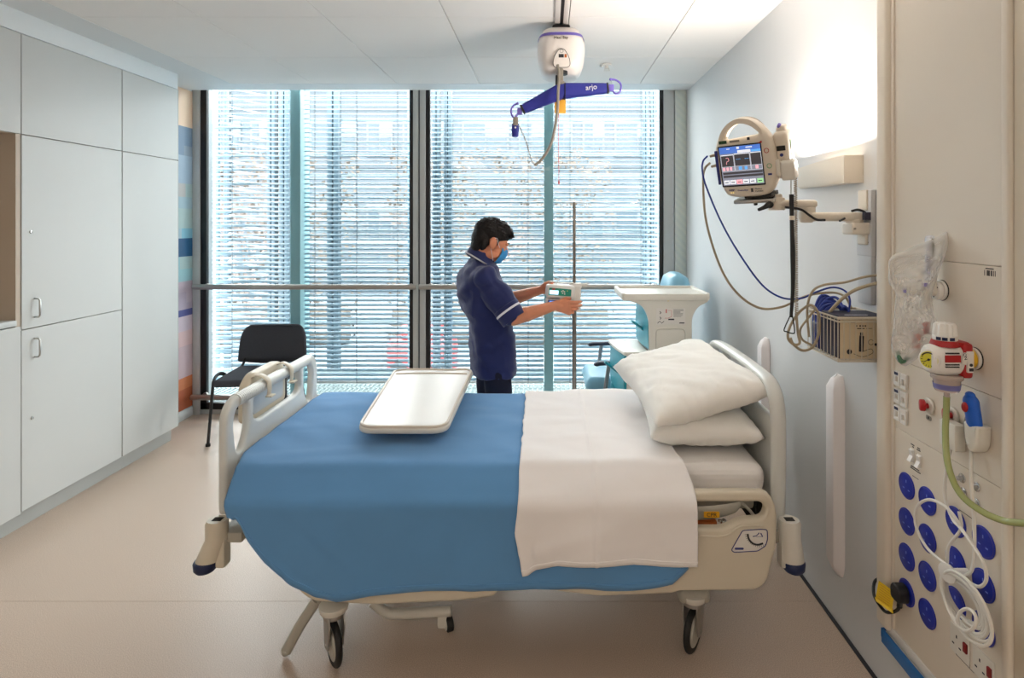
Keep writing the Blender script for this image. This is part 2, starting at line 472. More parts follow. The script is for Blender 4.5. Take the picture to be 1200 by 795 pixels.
# ------------------------------------------------------------ outside
YB1 = 5.30
def blind(px0, px1, label, warp=0.0, cords=()):
    x0, x1 = (px0-CX)*YB1/F, (px1-CX)*YB1/F
    zb = 0.19
    t = thing('venetian_blind', label, 'blind', ((x0+x1)/2, YB1, zb), group=None)
    b = MB(); z = zb+0.03; i = 0; rg = random.Random(int(px0))
    while z < 2.95:
        tw = 0.0
        if warp and i % 3 == 0: tw = warp*(0.6+0.5*rg.random())
        a = R(24)
        n = 8; rows = []
        for k in range(n+1):
            u = k/n; x = x0+(x1-x0)*u
            ang = a+tw*(1-u)**1.5
            prof = []
            for s in (-1, -0.5, 0, 0.5, 1):
                w = 0.0225*s; prof.append((w, 0.0025*(1-s*s)))
            up = [V((x, YB1+w*cos(ang)-h*sin(ang), z+w*sin(ang)+h*cos(ang)+0.0004)) for w, h in prof]
            dn = [V((x, YB1+w*cos(ang)-h*sin(ang), z+w*sin(ang)+h*cos(ang)-0.0006)) for w, h in reversed(prof)]
            rows.append(up+dn)
        b.loft(rows); z += 0.0425; i += 1
    part('slats', b, M['slat'], t)
    if warp:
        b = MB(); z = zb+0.25; xa, xb2 = (268-CX)*5.45/F, (314-CX)*5.45/F
        while z < 3.2:
            d = (xb2-xa)*(0.12+0.10*rg.random())
            b.loft([[V((xa, 5.43, z)), V((xa, 5.47, z+0.012)), V((xa, 5.47, z+0.009)), V((xa, 5.43, z-0.003))], [V((xb2, 5.43, z-d)), V((xb2, 5.47, z-d+0.010)), V((xb2, 5.47, z-d+0.007)), V((xb2, 5.43, z-d-0.003))]]); z += 0.085
        part('crooked_slats', b, M['slat'], t)
    b = MB(); b.box((x0, YB1-0.022, zb-0.006), (x1, YB1+0.022, zb+0.014), 0.004); part('bottom_rail', b, M['alu'], t)
    b = MB(); b.box((x0, YB1-0.03, 2.94), (x1, YB1+0.03, 2.985), 0.003); part('head_rail', b, M['alu'], t)
    for c in cords:
        X = (c-CX)*(YB1-0.025)/F
        b = MB(); b.cyl((X, YB1-0.025, zb), (X, YB1-0.025, 2.95), 0.0028, seg=6); part('cord', b, M['cord'], t)
blind(246, 339, 'white slatted blind at the far left of the left window, some slats hanging crooked', R(24), (272,))
blind(353, 480, 'white slatted blind behind the right half of the left window', 0, (369, 418, 466))
blind(504, 637, 'white slatted blind behind the left half of the right window, above the man', 0, (522, 619))
blind(649, 771, 'white slatted blind behind the right half of the right window, behind the drip pole', 0, (668, 751))
k = 0
for c0, c1, lab in ((340, 352, 'teal upright post outside the left window, between its two blinds'), (637.5, 648.5, 'teal upright post outside the right window, between its two blinds')):
    b = MB(); Y = 5.2
    b.box(((c0-CX)*Y/F, Y, 0.06), ((c1-CX)*Y/F, Y+0.2, 3.0), 0.004); single('facade_mullion', b, M['teal'], lab, 'post')
for c0, c1, m_, lab in ((313, 322, 'post', 'slim dark post outside, just left of the teal post of the left window'), (327, 338, 'post', 'dark grey-blue post outside, touching the left side of the left teal post'),
                  (247, 253, 'postlight', 'pale blue glazing post outside at the left edge of the left window'), (262, 266, 'post', 'thin dark post outside near the left edge of the left window'),
                  (383, 396.5, 'post', 'dark post outside behind the right blind of the left window, above the tray'), (507, 515, 'post', 'dark post outside just right of the central window mullion'), (520, 529, 'post', 'second dark post outside to the right of the central window mullion'),
                  (754, 759, 'post', 'thin post outside near the right edge of the right window'), (763, 768, 'post', 'thin post outside at the right edge of the right window')):
    b = MB(); Y = 5.95; x0, x1 = (c0-CX)*Y/F, (c1-CX)*Y/F
    b.box((x0, Y, 0.12), (x0+(x1-x0)*0.44, Y+0.08, 3.6), 0.003); b.box((x0+(x1-x0)*0.56, Y, 0.12), (x1, Y+0.08, 3.6), 0.003)
    b.box((x0, Y+0.05, 0.12), (x1, Y+0.07, 3.6))
    single('facade_post', b, M[m_], lab, 'post')
# outer louvres
for (xa, xb, lab) in ((353, 480, 'wide pale horizontal louvres outside the left window'), (500, 772, 'wide pale horizontal louvres outside the right window')):
    t = thing('facade_louvres', lab, 'louvres', ((xa+xb-2*CX)/2*6.15/F, 6.15, 0.12))
    b = MB(); Y = 6.15; z = 0.5
    while z < 3.5:
        x0, x1 = (xa-CX)*Y/F, (xb-CX)*Y/F
        b.box((x0, -0.045, -0.006), (x1, 0.045, 0.006), 0.003, mtx=Matrix.Translation((0, Y, z)) @ Matrix.Rotation(R(8), 4, 'X')); z += 0.1175
    part('blades', b, M['slat2'], t)
    b = MB(); x0, x1 = (xa-CX)*Y/F, (xb-CX)*Y/F
    for x in (x0, x1):
        b = MB(); b.box((x-0.015, Y-0.03, 0.12), (x+0.015, Y+0.03, 3.5), 0.003); part('side_rail', b, M['postlight'], t)
# walkway grating
b = MB(); x = -4.2
b.box((-4.3, 5.17, 0.02), (2.2, 5.19, 0.055)); b.box((-4.3, 6.06, 0.02), (2.2, 6.09, 0.10)); b.box((-4.3, 5.6, 0.02), (2.2, 5.62, 0.055))
while x < 2.0:
    b.box((x, 5.18, 0.02), (x+0.012, 6.0, 0.055)); x += 0.045
for yy in (5.3, 5.4, 5.5, 5.72, 5.84): b.box((-4.3, yy, 0.022), (2.2, yy+0.008, 0.050))
single('walkway_grating', b, mat('galvanised', (104, 120, 122), 0.6), 'galvanised walkway grating outside, along the foot of the windows', 'grating')
# ground, far building, hedge, trees
b = MB(); b.box((-70, 6.4, -4.2), (70, 90, -4.0)); struct('ground', b, mat('pale_paving', (100, 108, 112), 0.8))
t = thing('office_building', 'pale building far outside with a band of blue windows, seen through the blinds', 'building', (0, 42, -4))
b = MB(); b.box((-32, 42, -4), (28, 50, 11.5)); b.box((-33, 41.6, 11.5), (29, 50.3, 12.1)); b.box((-32, 41.8, 5.6), (28, 42, 6.0)); b.box((-32, 41.8, 9.9), (28, 42, 10.15))
part('wall', b, mat('far_render', (64, 73, 80), 0.8), t)
x = -30.5; i = 0
while x < 26:
    w = [1.6, 3.4, 1.9, 1.3][i % 4]
    for z in (6.4, 0.4):
        b = MB(); b.box((x, 41.9, z), (x+w, 42.05, z+2.6), 0.02); wf = part('window', b, mat('far_frame', (72, 80, 86), 0.6), t)
        b = MB(); b.box((x+0.15, 41.85, z+0.15), (x+w/2-0.05, 41.9, z+2.45)); b.box((x+w/2+0.05, 41.85, z+0.15), (x+w-0.15, 41.9, z+1.5))
        part('glazing', b, mat('far_glass', (30, 50, 62), 0.2), wf)
    x += w+0.7; i += 1
def leafy(name, c, s, m, lab, cat, n=1600, group=None, sz=0.16):
    b = MB(); rg = random.Random(hash(name) % 100+int(c[0]*7)); t = b.bm
    for _ in range(n):
        p = V((c[0]+(rg.random()-0.5)*s[0], c[1]+(rg.random()-0.5)*s[1], c[2]+rg.random()*s[2]))
        if noise.noise(p*0.6) < -0.12: continue
        d = V((rg.random()-0.5, rg.random()-0.5, rg.random()-0.5)).normalized(); e = d.orthogonal().normalized()
        q = [t.verts.new(p+d*sz), t.verts.new(p+e*sz*0.5), t.verts.new(p-d*sz), t.verts.new(p-e*sz*0.5)]; t.faces.new(q)
    return b
for i, (x, z, m_, lab) in enumerate(((-14.2, -4, 'h', 'beige winter hedge far outside the left window'), (-2.2, -4, 'h', 'beige winter hedge far outside between the windows'), (9.5, -4, 'h2', 'grey-green hedge far outside the right window'))):
    b = leafy('hedge', (x, 27, z), (10.4, 2.0, 9.0 if i < 2 else 7.5), None, lab, 'hedge', 4200)
    b.box((x-5.0, 26.5, -4), (x+5.0, 27.4, -2.2), 0.3)
    single('hedge', b, mat('hedge_'+m_, (74, 68, 62) if m_ == 'h' else (62, 67, 66), 0.9), lab, 'hedge')
def bare_tree(x, Y, h, seed, lab):
    rg = random.Random(seed); b = MB()
    def br(p, d, L, r, lv):
        q = p+d*L; m = (p+q)/2+V((rg.random()-0.5, rg.random()-0.5, 0))*L*0.12
        b.tube([p, m, q], [r, r*0.8, r*0.6], n=2, seg=5)
        if lv == 0: return
        for k in range(3 if lv > 1 else 4):
            a = rg.random()*2*pi; s = 0.45+rg.random()*0.4
            dd = (d+V((cos(a)*s, sin(a)*s, (rg.random()-0.2)*0.4))).normalized()
            br(p+(q-p)*(0.55+0.45*rg.random()), dd, L*(0.55+0.25*rg.random()), r*0.5, lv-1)
    br(V((x, Y, -4)), V((0, 0, 1)), h*0.4, 0.11, 5)
    single('bare_tree', b, mat('bark', (92, 82, 78), 0.9), lab, 'tree')
bare_tree(-8.6, 17, 8.5, 2, 'bare winter tree far outside, at the far left of the left window')
bare_tree(-12.5, 24, 9, 5, 'bare winter tree outside, behind and left of the nearer tree')
bare_tree(-2.6, 21, 8, 9, 'bare winter tree outside, seen right of the central mullion')
b = MB(); b.box((-5.9, 21, -4), (-3.4, 22.2, -2.6), 0.25, 3); b.box((-5.4, 21.1, -2.65), (-3.9, 22.1, -2.05), 0.2, 3)
b.mi = 1
for x in (-5.4, -3.9):
    b.cyl((x, 20.95, -3.7), (x, 21.15, -3.7), 0.32)
single('parked_car', b, [mat('car_red', (130, 44, 44), 0.3), M['rubber']], 'red parked car far outside, seen low through the left window', 'car')

# ------------------------------------------------------------ handrails
def railthing(px0, px1, yy, Yd, r, lab, wall_left):
    z = EYE-(yy-CY)*Yd/F
    x0, x1 = (px0-CX)*Yd/F, (px1-CX)*Yd/F
    t = thing('handrail', lab, 'handrail', ((x0+x1)/2, Yd, z-r), group=None)
    b = MB(); b.cyl((x0, Yd, z), (x1, Yd, z), r, seg=24, bev=0.003); part('rail', b, M['rail'], t)
    for x in (x0+0.08, x1-0.06):
        b = MB(); b.cyl((x, Yd, z), (x, YW-0.015, z), 0.009, seg=12); b.cyl((x, YW-0.04, z), (x, YW-0.018, z), 0.022, seg=16)
        part('bracket', b, M['rail'], t)
railthing(226, 487.5, 336.5, 4.90, 0.023, 'steel handrail across the left window at waist height', 1)
railthing(491, 776, 336.5, 4.90, 0.023, 'steel handrail across the right window at waist height, behind the man', 0)
railthing(224, 487.5, 466, 4.90, 0.023, 'low steel rail along the foot of the left window, behind the chair', 1)
railthing(491, 776, 466, 4.90, 0.023, 'low steel rail along the foot of the right window, hidden behind the bed', 0)

# ============================================================ CUPBOARDS
XC = -2.8
def door_panel(y0, y1, z0, z1): 
    b = MB(); b.box((XC-0.019, y0+0.002, z0+0.002), (XC, y1-0.002, z1-0.002), 0.0015, 1); return b
def handle(dr, y, z):
    b = MB(); h = 0.05
    b.tube([(XC, y, z+h), (XC+0.022, y, z+h), (XC+0.03, y, z+h-0.01), (XC+0.03, y, z-h+0.01), (XC+0.022, y, z-h), (XC, y, z-h)], 0.005, smooth=False, seg=10)
    part('handle', b, M['steel'], dr)
def lock(dr, y, z):
    b = MB(); b.cyl((XC-0.002, y, z), (XC+0.006, y, z), 0.009, seg=20, bev=0.001); b.mi = 1; b.box((XC+0.0055, y-0.001, z-0.005), (XC+0.0066, y+0.001, z+0.005))
    part('lock', b, [M['steel'], M['black']], dr)
Y0, Y1, Y2, Y3 = 2.20, 3.086, 3.816, 4.397
zt, zb, zs, zm = EYE+1.008, 0.107, 2.12, 1.077
def carcass(t, y0, y1, z0, z1, niche=None):
    b = MB(); e = 0.018
    b.box((-2.965, y0, z0), (XC-0.021, y0+e, z1)); b.box((-2.965, y1-e, z0), (XC-0.021, y1, z1))
    b.box((-2.965, y0, z0), (-2.955, y1, z1)); b.box((-2.965, y0, z0), (XC-0.021, y1, z0+e)); b.box((-2.965, y0, z1-e), (XC-0.021, y1, z1))
    part('carcass', b, M['cabin'], t)
    b = MB(); b.box((-2.96, y0, 0), (XC-0.055, y1, z0)); part('plinth', b, M['kick'], t)
t = thing('tall_cupboard', 'pale grey tall cupboard with stacked locked doors and two handles, beside the open niche', 'cupboard', (XC-0.08, (Y1+Y2)/2, 0), group=None)
carcass(t, Y1, Y2, zb, zt)
part('door', door_panel(Y1, Y2, zs, zt), M['cab'], t)
d = part('door', door_panel(Y1, Y2, zm, zs), M['cab'], t); handle(d, 3.165, W(40, 361, 3.165).z); lock(d, 3.142, W(36, 272, 3.142).z)
d = part('door', door_panel(Y1, Y2, zb, zm), M['cab'], t); handle(d, 3.165, W(41, 407, 3.165).z-0.003); lock(d, 3.15, W(38, 490, 3.15).z)
for z in (1.0, 1.2, 1.95, 0.25):
    b = MB(); b.box((XC-0.012, Y2-0.004, z-0.025), (XC-0.001, Y2+0.001, z+0.025)); part('hinge', b, M['greyleg'], t)
t = thing('tall_cupboard', 'narrow pale grey cupboard with one full-height door, nearest the window', 'cupboard', (XC-0.08, (Y2+Y3)/2, 0), group=None)
carcass(t, Y2, Y3, zb, zt)
part('door', door_panel(Y2+0.003, Y3, zs, zt), M['cab'], t); part('door', door_panel(Y2+0.003, Y3, zb, zs), M['cab'], t)
b = MB(); b.box((-2.965, Y3-0.001, zb), (XC, Y3+0.002, zt)); part('end_panel', b, M['cab'], t)
t = thing('niche_cupboard', 'pale grey cupboard with an open beige niche over a low worktop at the left edge', 'cupboard', (XC-0.08, (Y0+Y1)/2, 0))
carcass(t, Y0, Y1, zb, EYE-(385-CY)*2.97/F-0.025); 
b = MB(); b.box((-2.965, Y0, 2.12), (XC-0.021, Y1-0.002, 2.138)); b.box((-2.965, Y0, 2.138), (XC-0.021, Y0+0.018, zt)); b.box((-2.965, Y0, 1.1), (-2.955, Y1, 2.12))
b.box((-2.965, Y1-0.03, 1.06), (XC-0.003, Y1-0.003, 2.12)); b.box((-2.965, Y0, 1.06), (XC-0.003, Y0+0.02, 2.12)); part('niche_lining', b, M['cabin'], t)
ztop = EYE-(379-CY)*2.97/F
b = MB(); b.box((-2.965, Y0, ztop-0.03), (XC+0.006, Y1-0.032, ztop), 0.002); part('worktop', b, M['cab'], t)
part('door', door_panel(Y0, Y1, zs, zt), M['cab'], t); part('door', door_panel(Y0, Y1, zb-0.01, ztop-0.034), M['cab'], t)
# ============================================================ THE BED
bed = thing('hospital_bed', 'cream and grey electric hospital bed on castors, made up with blue blanket and white pillows', 'bed', (-0.15, 2.65, 0))
XF, XH = -1.24, 0.86
def yz(X, flip=1):   # local x -> world Y, local y -> world Z, normal -> world X
    return basis((X, 0, 0), (0, 1, 0), (0, 0, 1), (1, 0, 0))
# base frame
b = MB()
b.box((-1.0, 2.27, 0.27), (0.72, 2.33, 0.33), 0.008); b.box((-1.0, 2.97, 0.27), (0.72, 3.03, 0.33), 0.008)
b.box((-0.86, 2.18, 0.195), (-0.76, 3.12, 0.255), 0.02, 3); b.box((0.5, 2.2, 0.195), (0.62, 3.12, 0.255), 0.02, 3)
b.box((-0.8, 2.5, 0.2), (0.55, 2.56, 0.25), 0.01); b.box((-0.8, 2.76, 0.2), (0.55, 2.82, 0.25), 0.01)
part('base_frame', b, M['metalgrey'], bed)
b = MB()
for x in (-0.62, 0.35): b.box((x-0.07, 2.57, 0.25), (x+0.07, 2.75, 0.56), 0.02)
part('lift_column', b, M['offwhite'], bed)
b = MB(); b.box((-1.16, 2.24, 0.54), (0.80, 3.08, 0.60), 0.015)
for i in range(8): b.box((-1.1+i*0.24, 2.27, 0.585), (-0.92+i*0.24, 3.05, 0.61), 0.004)
part('mattress_platform', b, M['metalgrey'], bed)
def castor(cx_, cy_, ang, r=0.08, label=None):
    n = V((cos(ang), sin(ang), 0)); f = V((-sin(ang), cos(ang), 0)); c = V((cx_, cy_, r))
    m = basis(c, f, (0, 0, 1), n if f.cross(V((0, 0, 1))).dot(n) > 0 else n)
    b = MB(); top = 0.2
    b.cyl((cx_, cy_, 0.2), (cx_, cy_, 0.225), 0.05, 0.055, 24, 0.004)
    o = part('castor', b, M['offwhite'], bed)
    b = MB()
    for s in (-1, 1):
        b.plate([rnd([(-0.02, -0.015), (0.02, -0.015), (0.045, 0.08), (0.03, 0.125), (-0.03, 0.125), (-0.035, 0.08)], 0.012)], 0.006, 0.002, basis(c+n*0.027*s, f, (0, 0, 1), n))
    b.box((-0.045, 0.0, 0.11), (0.045, 0.0, 0.125)) if False else None
    b.cyl(c+V((0, 0, 0.10)), c+V((0, 0, 0.125)), 0.04, seg=24, bev=0.003)
    part('fork', b, M['steel'], o)
    b = MB()
    P = [c+f*(r-0.012)*cos(t*2*pi/32)+V((0, 0, 1))*(r-0.012)*sin(t*2*pi/32) for t in range(32)]
    b.tube(P, 0.0125, closed=True, smooth=False, seg=12, ell=(1.0, 1.25), up=n)
    b.mi = 1; b.cyl(c-n*0.011, c+n*0.011, r-0.018, seg=32, bev=0.003); b.cyl(c-n*0.016, c+n*0.016, r-0.034, seg=32, bev=0.002)
    b.mi = 2; b.cyl(c-n*0.032, c+n*0.032, 0.008, seg=12)
    part('wheel', b, [M['rubber'], M['wheel'], M['steel']], o)
castor(-0.80, 2.17, R(216)); castor(0.56, 2.24, R(-34)); castor(-0.80, 3.08, R(20)); castor(0.56, 3.08, R(60))
# castor cover arms, small centre wheel, pedal
b = MB(); z = 0.215
b.tube([W(436, 705, 2.36), W(452, 717, 2.36), W(466, 719.5, 2.36), W(529, 716, 2.36)], 0.021, smooth=True, seg=14); part('foot_bar', b, M['offwhite'], bed)
p = W(526, 731, 2.36)
b = MB(); b.cyl(p+V((-0.012, -0.006, 0)), p+V((0.012, 0.006, 0)), 0.031, seg=28, bev=0.004)
b.mi = 1; b.cyl(p+V((-0.014, -0.007, 0)), p+V((0.014, 0.007, 0)), 0.022, seg=24); b.box(p+V((-0.045, -0.018, -0.012)), p+V((-0.006, 0.018, 0.045)), 0.008)
part('steering_wheel_castor', b, [M['rubber'], M['offwhite']], bed)
b = MB(); b.tube([W(371, 704, 2.2), W(352, 733, 2.2), W(335, 764, 2.2)], 0.0165, seg=14, ell=(1.2, 0.8)); b.ball(W(335, 764, 2.2), 0.0165, 2); b.cyl(W(371, 704, 2.2), (-0.8, 2.25, 0.235), 0.015)
part('brake_pedal', b, M['metalgrey'], bed)
# mattress
b = MB(); b.box((-1.2, 2.215, 0.605), (0.825, 3.09, 0.722), 0.045, 5)
def dent(bm_, amp, sc):
    for v in bm_.verts: v.co += V((0, 0, 1))*noise.noise(v.co*sc)*amp
b2 = MB(); b2.box((0.2, 2.2, 0.602), (0.835, 3.1, 0.726), 0.05, 5)
bmesh.ops.subdivide_edges(b2.bm, edges=b2.bm.edges[:], cuts=5, use_grid_fill=True)
for v in b2.bm.verts:
    p = v.co; d = noise.noise(V((p.x*3+p.z*8, p.y*2, p.z*9)))*0.014+noise.noise(V((p.x*9+p.z*16, p.y*5, p.z*6)))*0.008
    if p.y < 2.25: v.co.y += d
    elif p.z > 0.7: v.co.z += d*0.6
ms = part('mattress', b, M['sheet2'], bed)
part('fitted_sheet', b2, M['sheet2'], ms)
b = MB(); b.tube([W(817, 583, 2.19), W(822, 576, 2.19), W(838, 573, 2.19), W(884, 574, 2.19), W(888, 580, 2.19)], 0.003, seg=8)
b.tube([W(850, 573, 2.19), W(845, 582, 2.19)], 0.003, seg=8); part('sheet_retainer', b, M['cream'], bed)

# footboard
t_ = 0.045
outer = rnd([(2.205, 0.53), (2.205, 0.968), (3.085, 0.968), (3.085, 0.53)], [0.03, 0.11, 0.11, 0.03], 10)
h1 = rnd([(2.262, 0.865), (2.285, 0.918), (2.375, 0.918), (2.375, 0.80), (2.325, 0.735), (2.285, 0.745)], [0.05, 0.04, 0.012, 0.05, 0.03, 0.03])
h3 = [(2*2.645-y, z) for y, z in reversed(h1)]
h2 = rnd([(2.42, 0.918), (2.87, 0.918), (2.87, 0.835), (2.82, 0.815), (2.47, 0.815), (2.42, 0.835)], [0.015, 0.015, 0.02, 0.04, 0.04, 0.02])
b = MB(); b.plate([outer, h1, h2, h3], 0.034, 0.0155, yz(XF), 4)
b.tube([(XF, 2.30, 0.944), (XF, 2.6, 0.946), (XF, 2.99, 0.944)], 0.0255, seg=16)
for i in range(16): b.cyl((XF, 2.30+i*0.012, 0.944), (XF, 2.305+i*0.012, 0.944), 0.0268, seg=20)
fb = part('footboard', b, M['bedgrey'], bed)
# attendant controller hooked on the footboard rail
b = MB(); b.plate([rnd([(2.46, 0.79), (2.46, 0.95), (2.52, 0.995), (2.76, 0.995), (2.82, 0.95), (2.82, 0.79)], 0.03)], 0.045, 0.012, yz(XF-0.055))
b.mi = 1; b.plate([rnd([(2.50, 0.82), (2.50, 0.915), (2.78, 0.915), (2.78, 0.82)], 0.015)], 0.004, 0.001, yz(XF-0.031))
ct = part('foot_controller', b, [M['cream'], mat('pale_panel', (198, 206, 212), 0.4)], fb)
for yy in (2.52, 2.74):
    b = MB(); P = [V((XF-0.05, yy, 0.975)), V((XF-0.01, yy, 0.988)), V((XF+0.026, yy, 0.965)), V((XF+0.032, yy, 0.93)), V((XF+0.028, yy, 0.90))]
    b.tube(P, 0.0125, seg=8, ell=(0.35, 1.6), up=(0, 0, 1)); b.box((XF+0.022, yy-0.02, 0.895), (XF+0.05, yy+0.02, 0.902), 0.002)
    part('hook', b, M['cream'], fb)
# headboard: bent tube over a panel
XHb = 0.875
b = MB(); P = [(2.215, 0.45), (2.205, 0.75), (2.21, 0.93), (2.26, 1.008), (2.36, 1.03), (2.65, 1.036), (2.94, 1.03), (3.06, 1.0), (3.11, 0.92), (3.115, 0.75), (3.11, 0.45)]
b.tube([(XHb, y, z) for y, z in P], 0.0235, seg=16, n=8, ell=(1.25, 0.85), up=(1, 0, 0))
for yy in (2.47, 2.85): b.tube([(XHb, yy, 0.88), (XHb, yy, 1.03)], 0.02, smooth=False, seg=12)
hb = part('headboard', b, M['bedgrey'], bed)
b = MB(); b.plate([rnd([(2.225, 0.5), (2.225, 0.9), (3.1, 0.9), (3.1, 0.5)], [0.02, 0.07, 0.07, 0.02])], 0.03, 0.012, yz(XHb)); part('panel', b, M['bedgrey'], hb)
b = MB(); b.cyl((XHb-0.01, 3.12, 0.905), (XHb+0.035, 3.12, 0.92), 0.013, seg=14, bev=0.003); b.ball((XHb+0.045, 3.12, 0.92), 0.018, 2); b.cyl((XHb, 3.12, 0.86), (XHb, 3.12, 0.93), 0.01)
part('clamp_knob', b, mat('blue_grey', (96, 116, 130), 0.4), hb)
# bumpers
def bumper(x, s):
    cx_ = x; b = MB(); y = 2.17
    zt = 0.54
    rings = []
    for (dx, z, rx, ry) in ((0, zt, 0.036, 0.034), (0.002, zt-0.012, 0.040, 0.038), (0.002, zt-0.07, 0.040, 0.038), (0.014 if s < 0 else 0.006, zt-0.10, 0.042, 0.040), (0.034 if s < 0 else 0.010, zt-0.15, 0.045, 0.040)):
        rings.append([V((cx_+s*dx+rx*cos(a), y+ry*sin(a), z-(0.012*s*cos(a) if z < zt-0.1 else 0)*0)) for a in [2*pi*k/28 for k in range(28)]])
    b.loft(rings)
    b.box((cx_-s*0.036, y-0.02, zt-0.175), (cx_+s*0.0, y+0.03, zt-0.06), 0.008)
    o = part('corner_bumper', b, M['offwhite'] if s > 0 else M['cream'], bed)
    rings = []
    for (z, g) in ((zt-0.15, 0.0), (zt-0.157, 0.004), (zt-0.18, 0.002), (zt-0.19, -0.006)):
        rings.append([V((cx_+s*(0.044 if s < 0 else 0.016)+(0.038+g)*cos(a), y+(0.042+g)*sin(a), z)) for a in [2*pi*k/28 for k in range(28)]])
    b = MB(); b.loft(rings); part('rubber_buffer', b, M['bumper'], o)
    b = MB(); b.box((cx_-0.016, y-0.014, zt-0.001), (cx_+0.018, y+0.014, zt+0.0015), 0.001); part('level_window', b, M['gapdark'], o)
    b = MB(); b.box((min(cx_, cx_-s*0.09), y-0.0, 0.45), (max(cx_, cx_-s*0.09), y+0.1, 0.49), 0.006); part('bracket', b, M['metalgrey'], o)
bumper(-1.235, -1); bumper(0.902, 1)
# near side rails
YS = 2.10
def xz(Y): return basis((0, Y, 0), (1, 0, 0), (0, 0, 1), (0, -1, 0))
def S(x, y): p = W(x, y, YS-0.02); return (p.x, p.z)
out = rnd([S(618, 690), S(700, 700), S(788, 697), S(796, 694), S(886, 693), S(899, 684), S(911, 640), S(911, 598), S(902, 577), S(640, 577), S(618, 600)], [0.02, 0.02, 0.01, 0.01, 0.02, 0.03, 0.06, 0.06, 0.045, 0.05, 0.05])
hol = rnd([S(640, 590), S(892, 589), S(898, 596), S(894, 608), S(866, 610), S(850, 620), S(640, 620)], [0.02, 0.02, 0.02, 0.03, 0.03, 0.03, 0.02])
b = MB(); b.plate([out, hol], 0.042, 0.013, xz(YS), 4)
sr = part('side_rail', b, M['cream'], bed)
# embossed lip under the hand hold, chart label
b = MB(); q = [S(812, 628), S(848, 628), S(868, 617), S(893, 616)]
b.tube([V((x, YS-0.0215, z)) for x, z in q], 0.004, seg=8); part('moulded_ridge', b, M['cream'], sr)
def Sf(x, y, o=0.0225): p = W(x, y, YS-0.022); return V((p.x, YS-o, p.z))
lab = [(870, 622), (892, 620.5), (899, 621), (899.5, 632), (897, 640), (888, 646), (860, 647.5), (857, 645)]
def sflat(pts, r): return rnd([(Sf(*p).x, Sf(*p).z) for p in pts], r)
b = MB(); b.plate([sflat(lab, 0.008)], 0.001, 0.0003, xz(YS-0.0217))
b.mi = 1
c_ = V((sum(p[0] for p in lab)/8, sum(p[1] for p in lab)/8)); inn = [(c_.x+(x-c_.x)*0.93, c_.y+(y-c_.y)*0.90) for x, y in lab]
b.mi = 1; b.tube([V((x, YS-0.0228, z)) for x, z in sflat(lab, 0.008)], 0.0016, seg=6, closed=True, smooth=False)
b.mi = 2; b.tube([Sf(876, 626, 0.023), Sf(877.5, 632, 0.023), Sf(882, 637, 0.023), Sf(888, 638.6, 0.023), Sf(894, 637, 0.023)], 0.0034, seg=6)
for k in range(14):
    a = R(190+k*8); cx_, cy_ = 890, 624; b.tube([Sf(cx_+15.5*cos(a), cy_-15.5*sin(a), 0.0228), Sf(cx_+17.5*cos(a), cy_-17.5*sin(a), 0.0228)], 0.0007, seg=4, smooth=False)
b.mi = 1
b.tube([Sf(882, 629, 0.023), Sf(886, 628, 0.023), Sf(889, 625.5, 0.023)], 0.0014, seg=6); b.ball(Sf(889, 625, 0.023), 0.0022, 1); b.tube([Sf(891.5, 625, 0.023), Sf(893.5, 629, 0.023)], 0.002, seg=6)
b.tube([Sf(886, 629.3, 0.023), Sf(893, 629.3, 0.023)], 0.0006, seg=4)
b.plate([sflat([(861, 642), (871.5, 642), (871.5, 644.5), (861, 644.5)], 0.004)], 0.0008, 0.0002, xz(YS-0.0226))
part('angle_label', b, [M['paper'], M['textb'], M['text']], sr, label='white label with a blue outline and a backrest angle scale')
# foot-end near rail
out = rnd([S(345, 690), S(365, 706), S(436, 710), S(532, 706), S(579, 700), S(583, 694), S(560, 600), S(540, 584), S(360, 584), S(340, 604)], [0.05, 0.03, 0.02, 0.02, 0.02, 0.01, 0.05, 0.05, 0.05, 0.05])
hol = rnd([S(372, 598), S(530, 598), S(540, 618), S(366, 618)], 0.03)
b = MB(); b.plate([out, hol], 0.042, 0.013, xz(YS), 4); part('side_rail', b, M['cream'], bed)
# far rails, lowered below the mattress
for x0, x1 in ((-0.85, -0.2), (-0.1, 0.8)):
    b = MB(); b.plate([rnd([(x0, 0.3), (x1, 0.3), (x1, 0.665), (x0, 0.665)], 0.06), rnd([(x0+0.07, 0.5), (x1-0.07, 0.5), (x1-0.07, 0.62), (x0+0.07, 0.62)], 0.03)], 0.042, 0.013, xz(3.2), 4); part('side_rail', b, M['cream'], bed)
# hinge links of the near rails
b = MB()
for x in (-0.7, -0.35, 0.1, 0.6): b.box((x-0.02, 2.12, 0.42), (x+0.02, 2.3, 0.46), 0.006); b.box((x-0.02, 2.98, 0.42), (x+0.02, 3.18, 0.46), 0.006)
for x in (-0.7, -0.35, 0.1, 0.6): b.box((x-0.018, 2.27, 0.3), (x+0.018, 2.31, 0.56), 0.006); b.box((x-0.018, 2.99, 0.3), (x+0.018, 3.03, 0.56), 0.006)
part('rail_links', b, M['metalgrey'], bed)
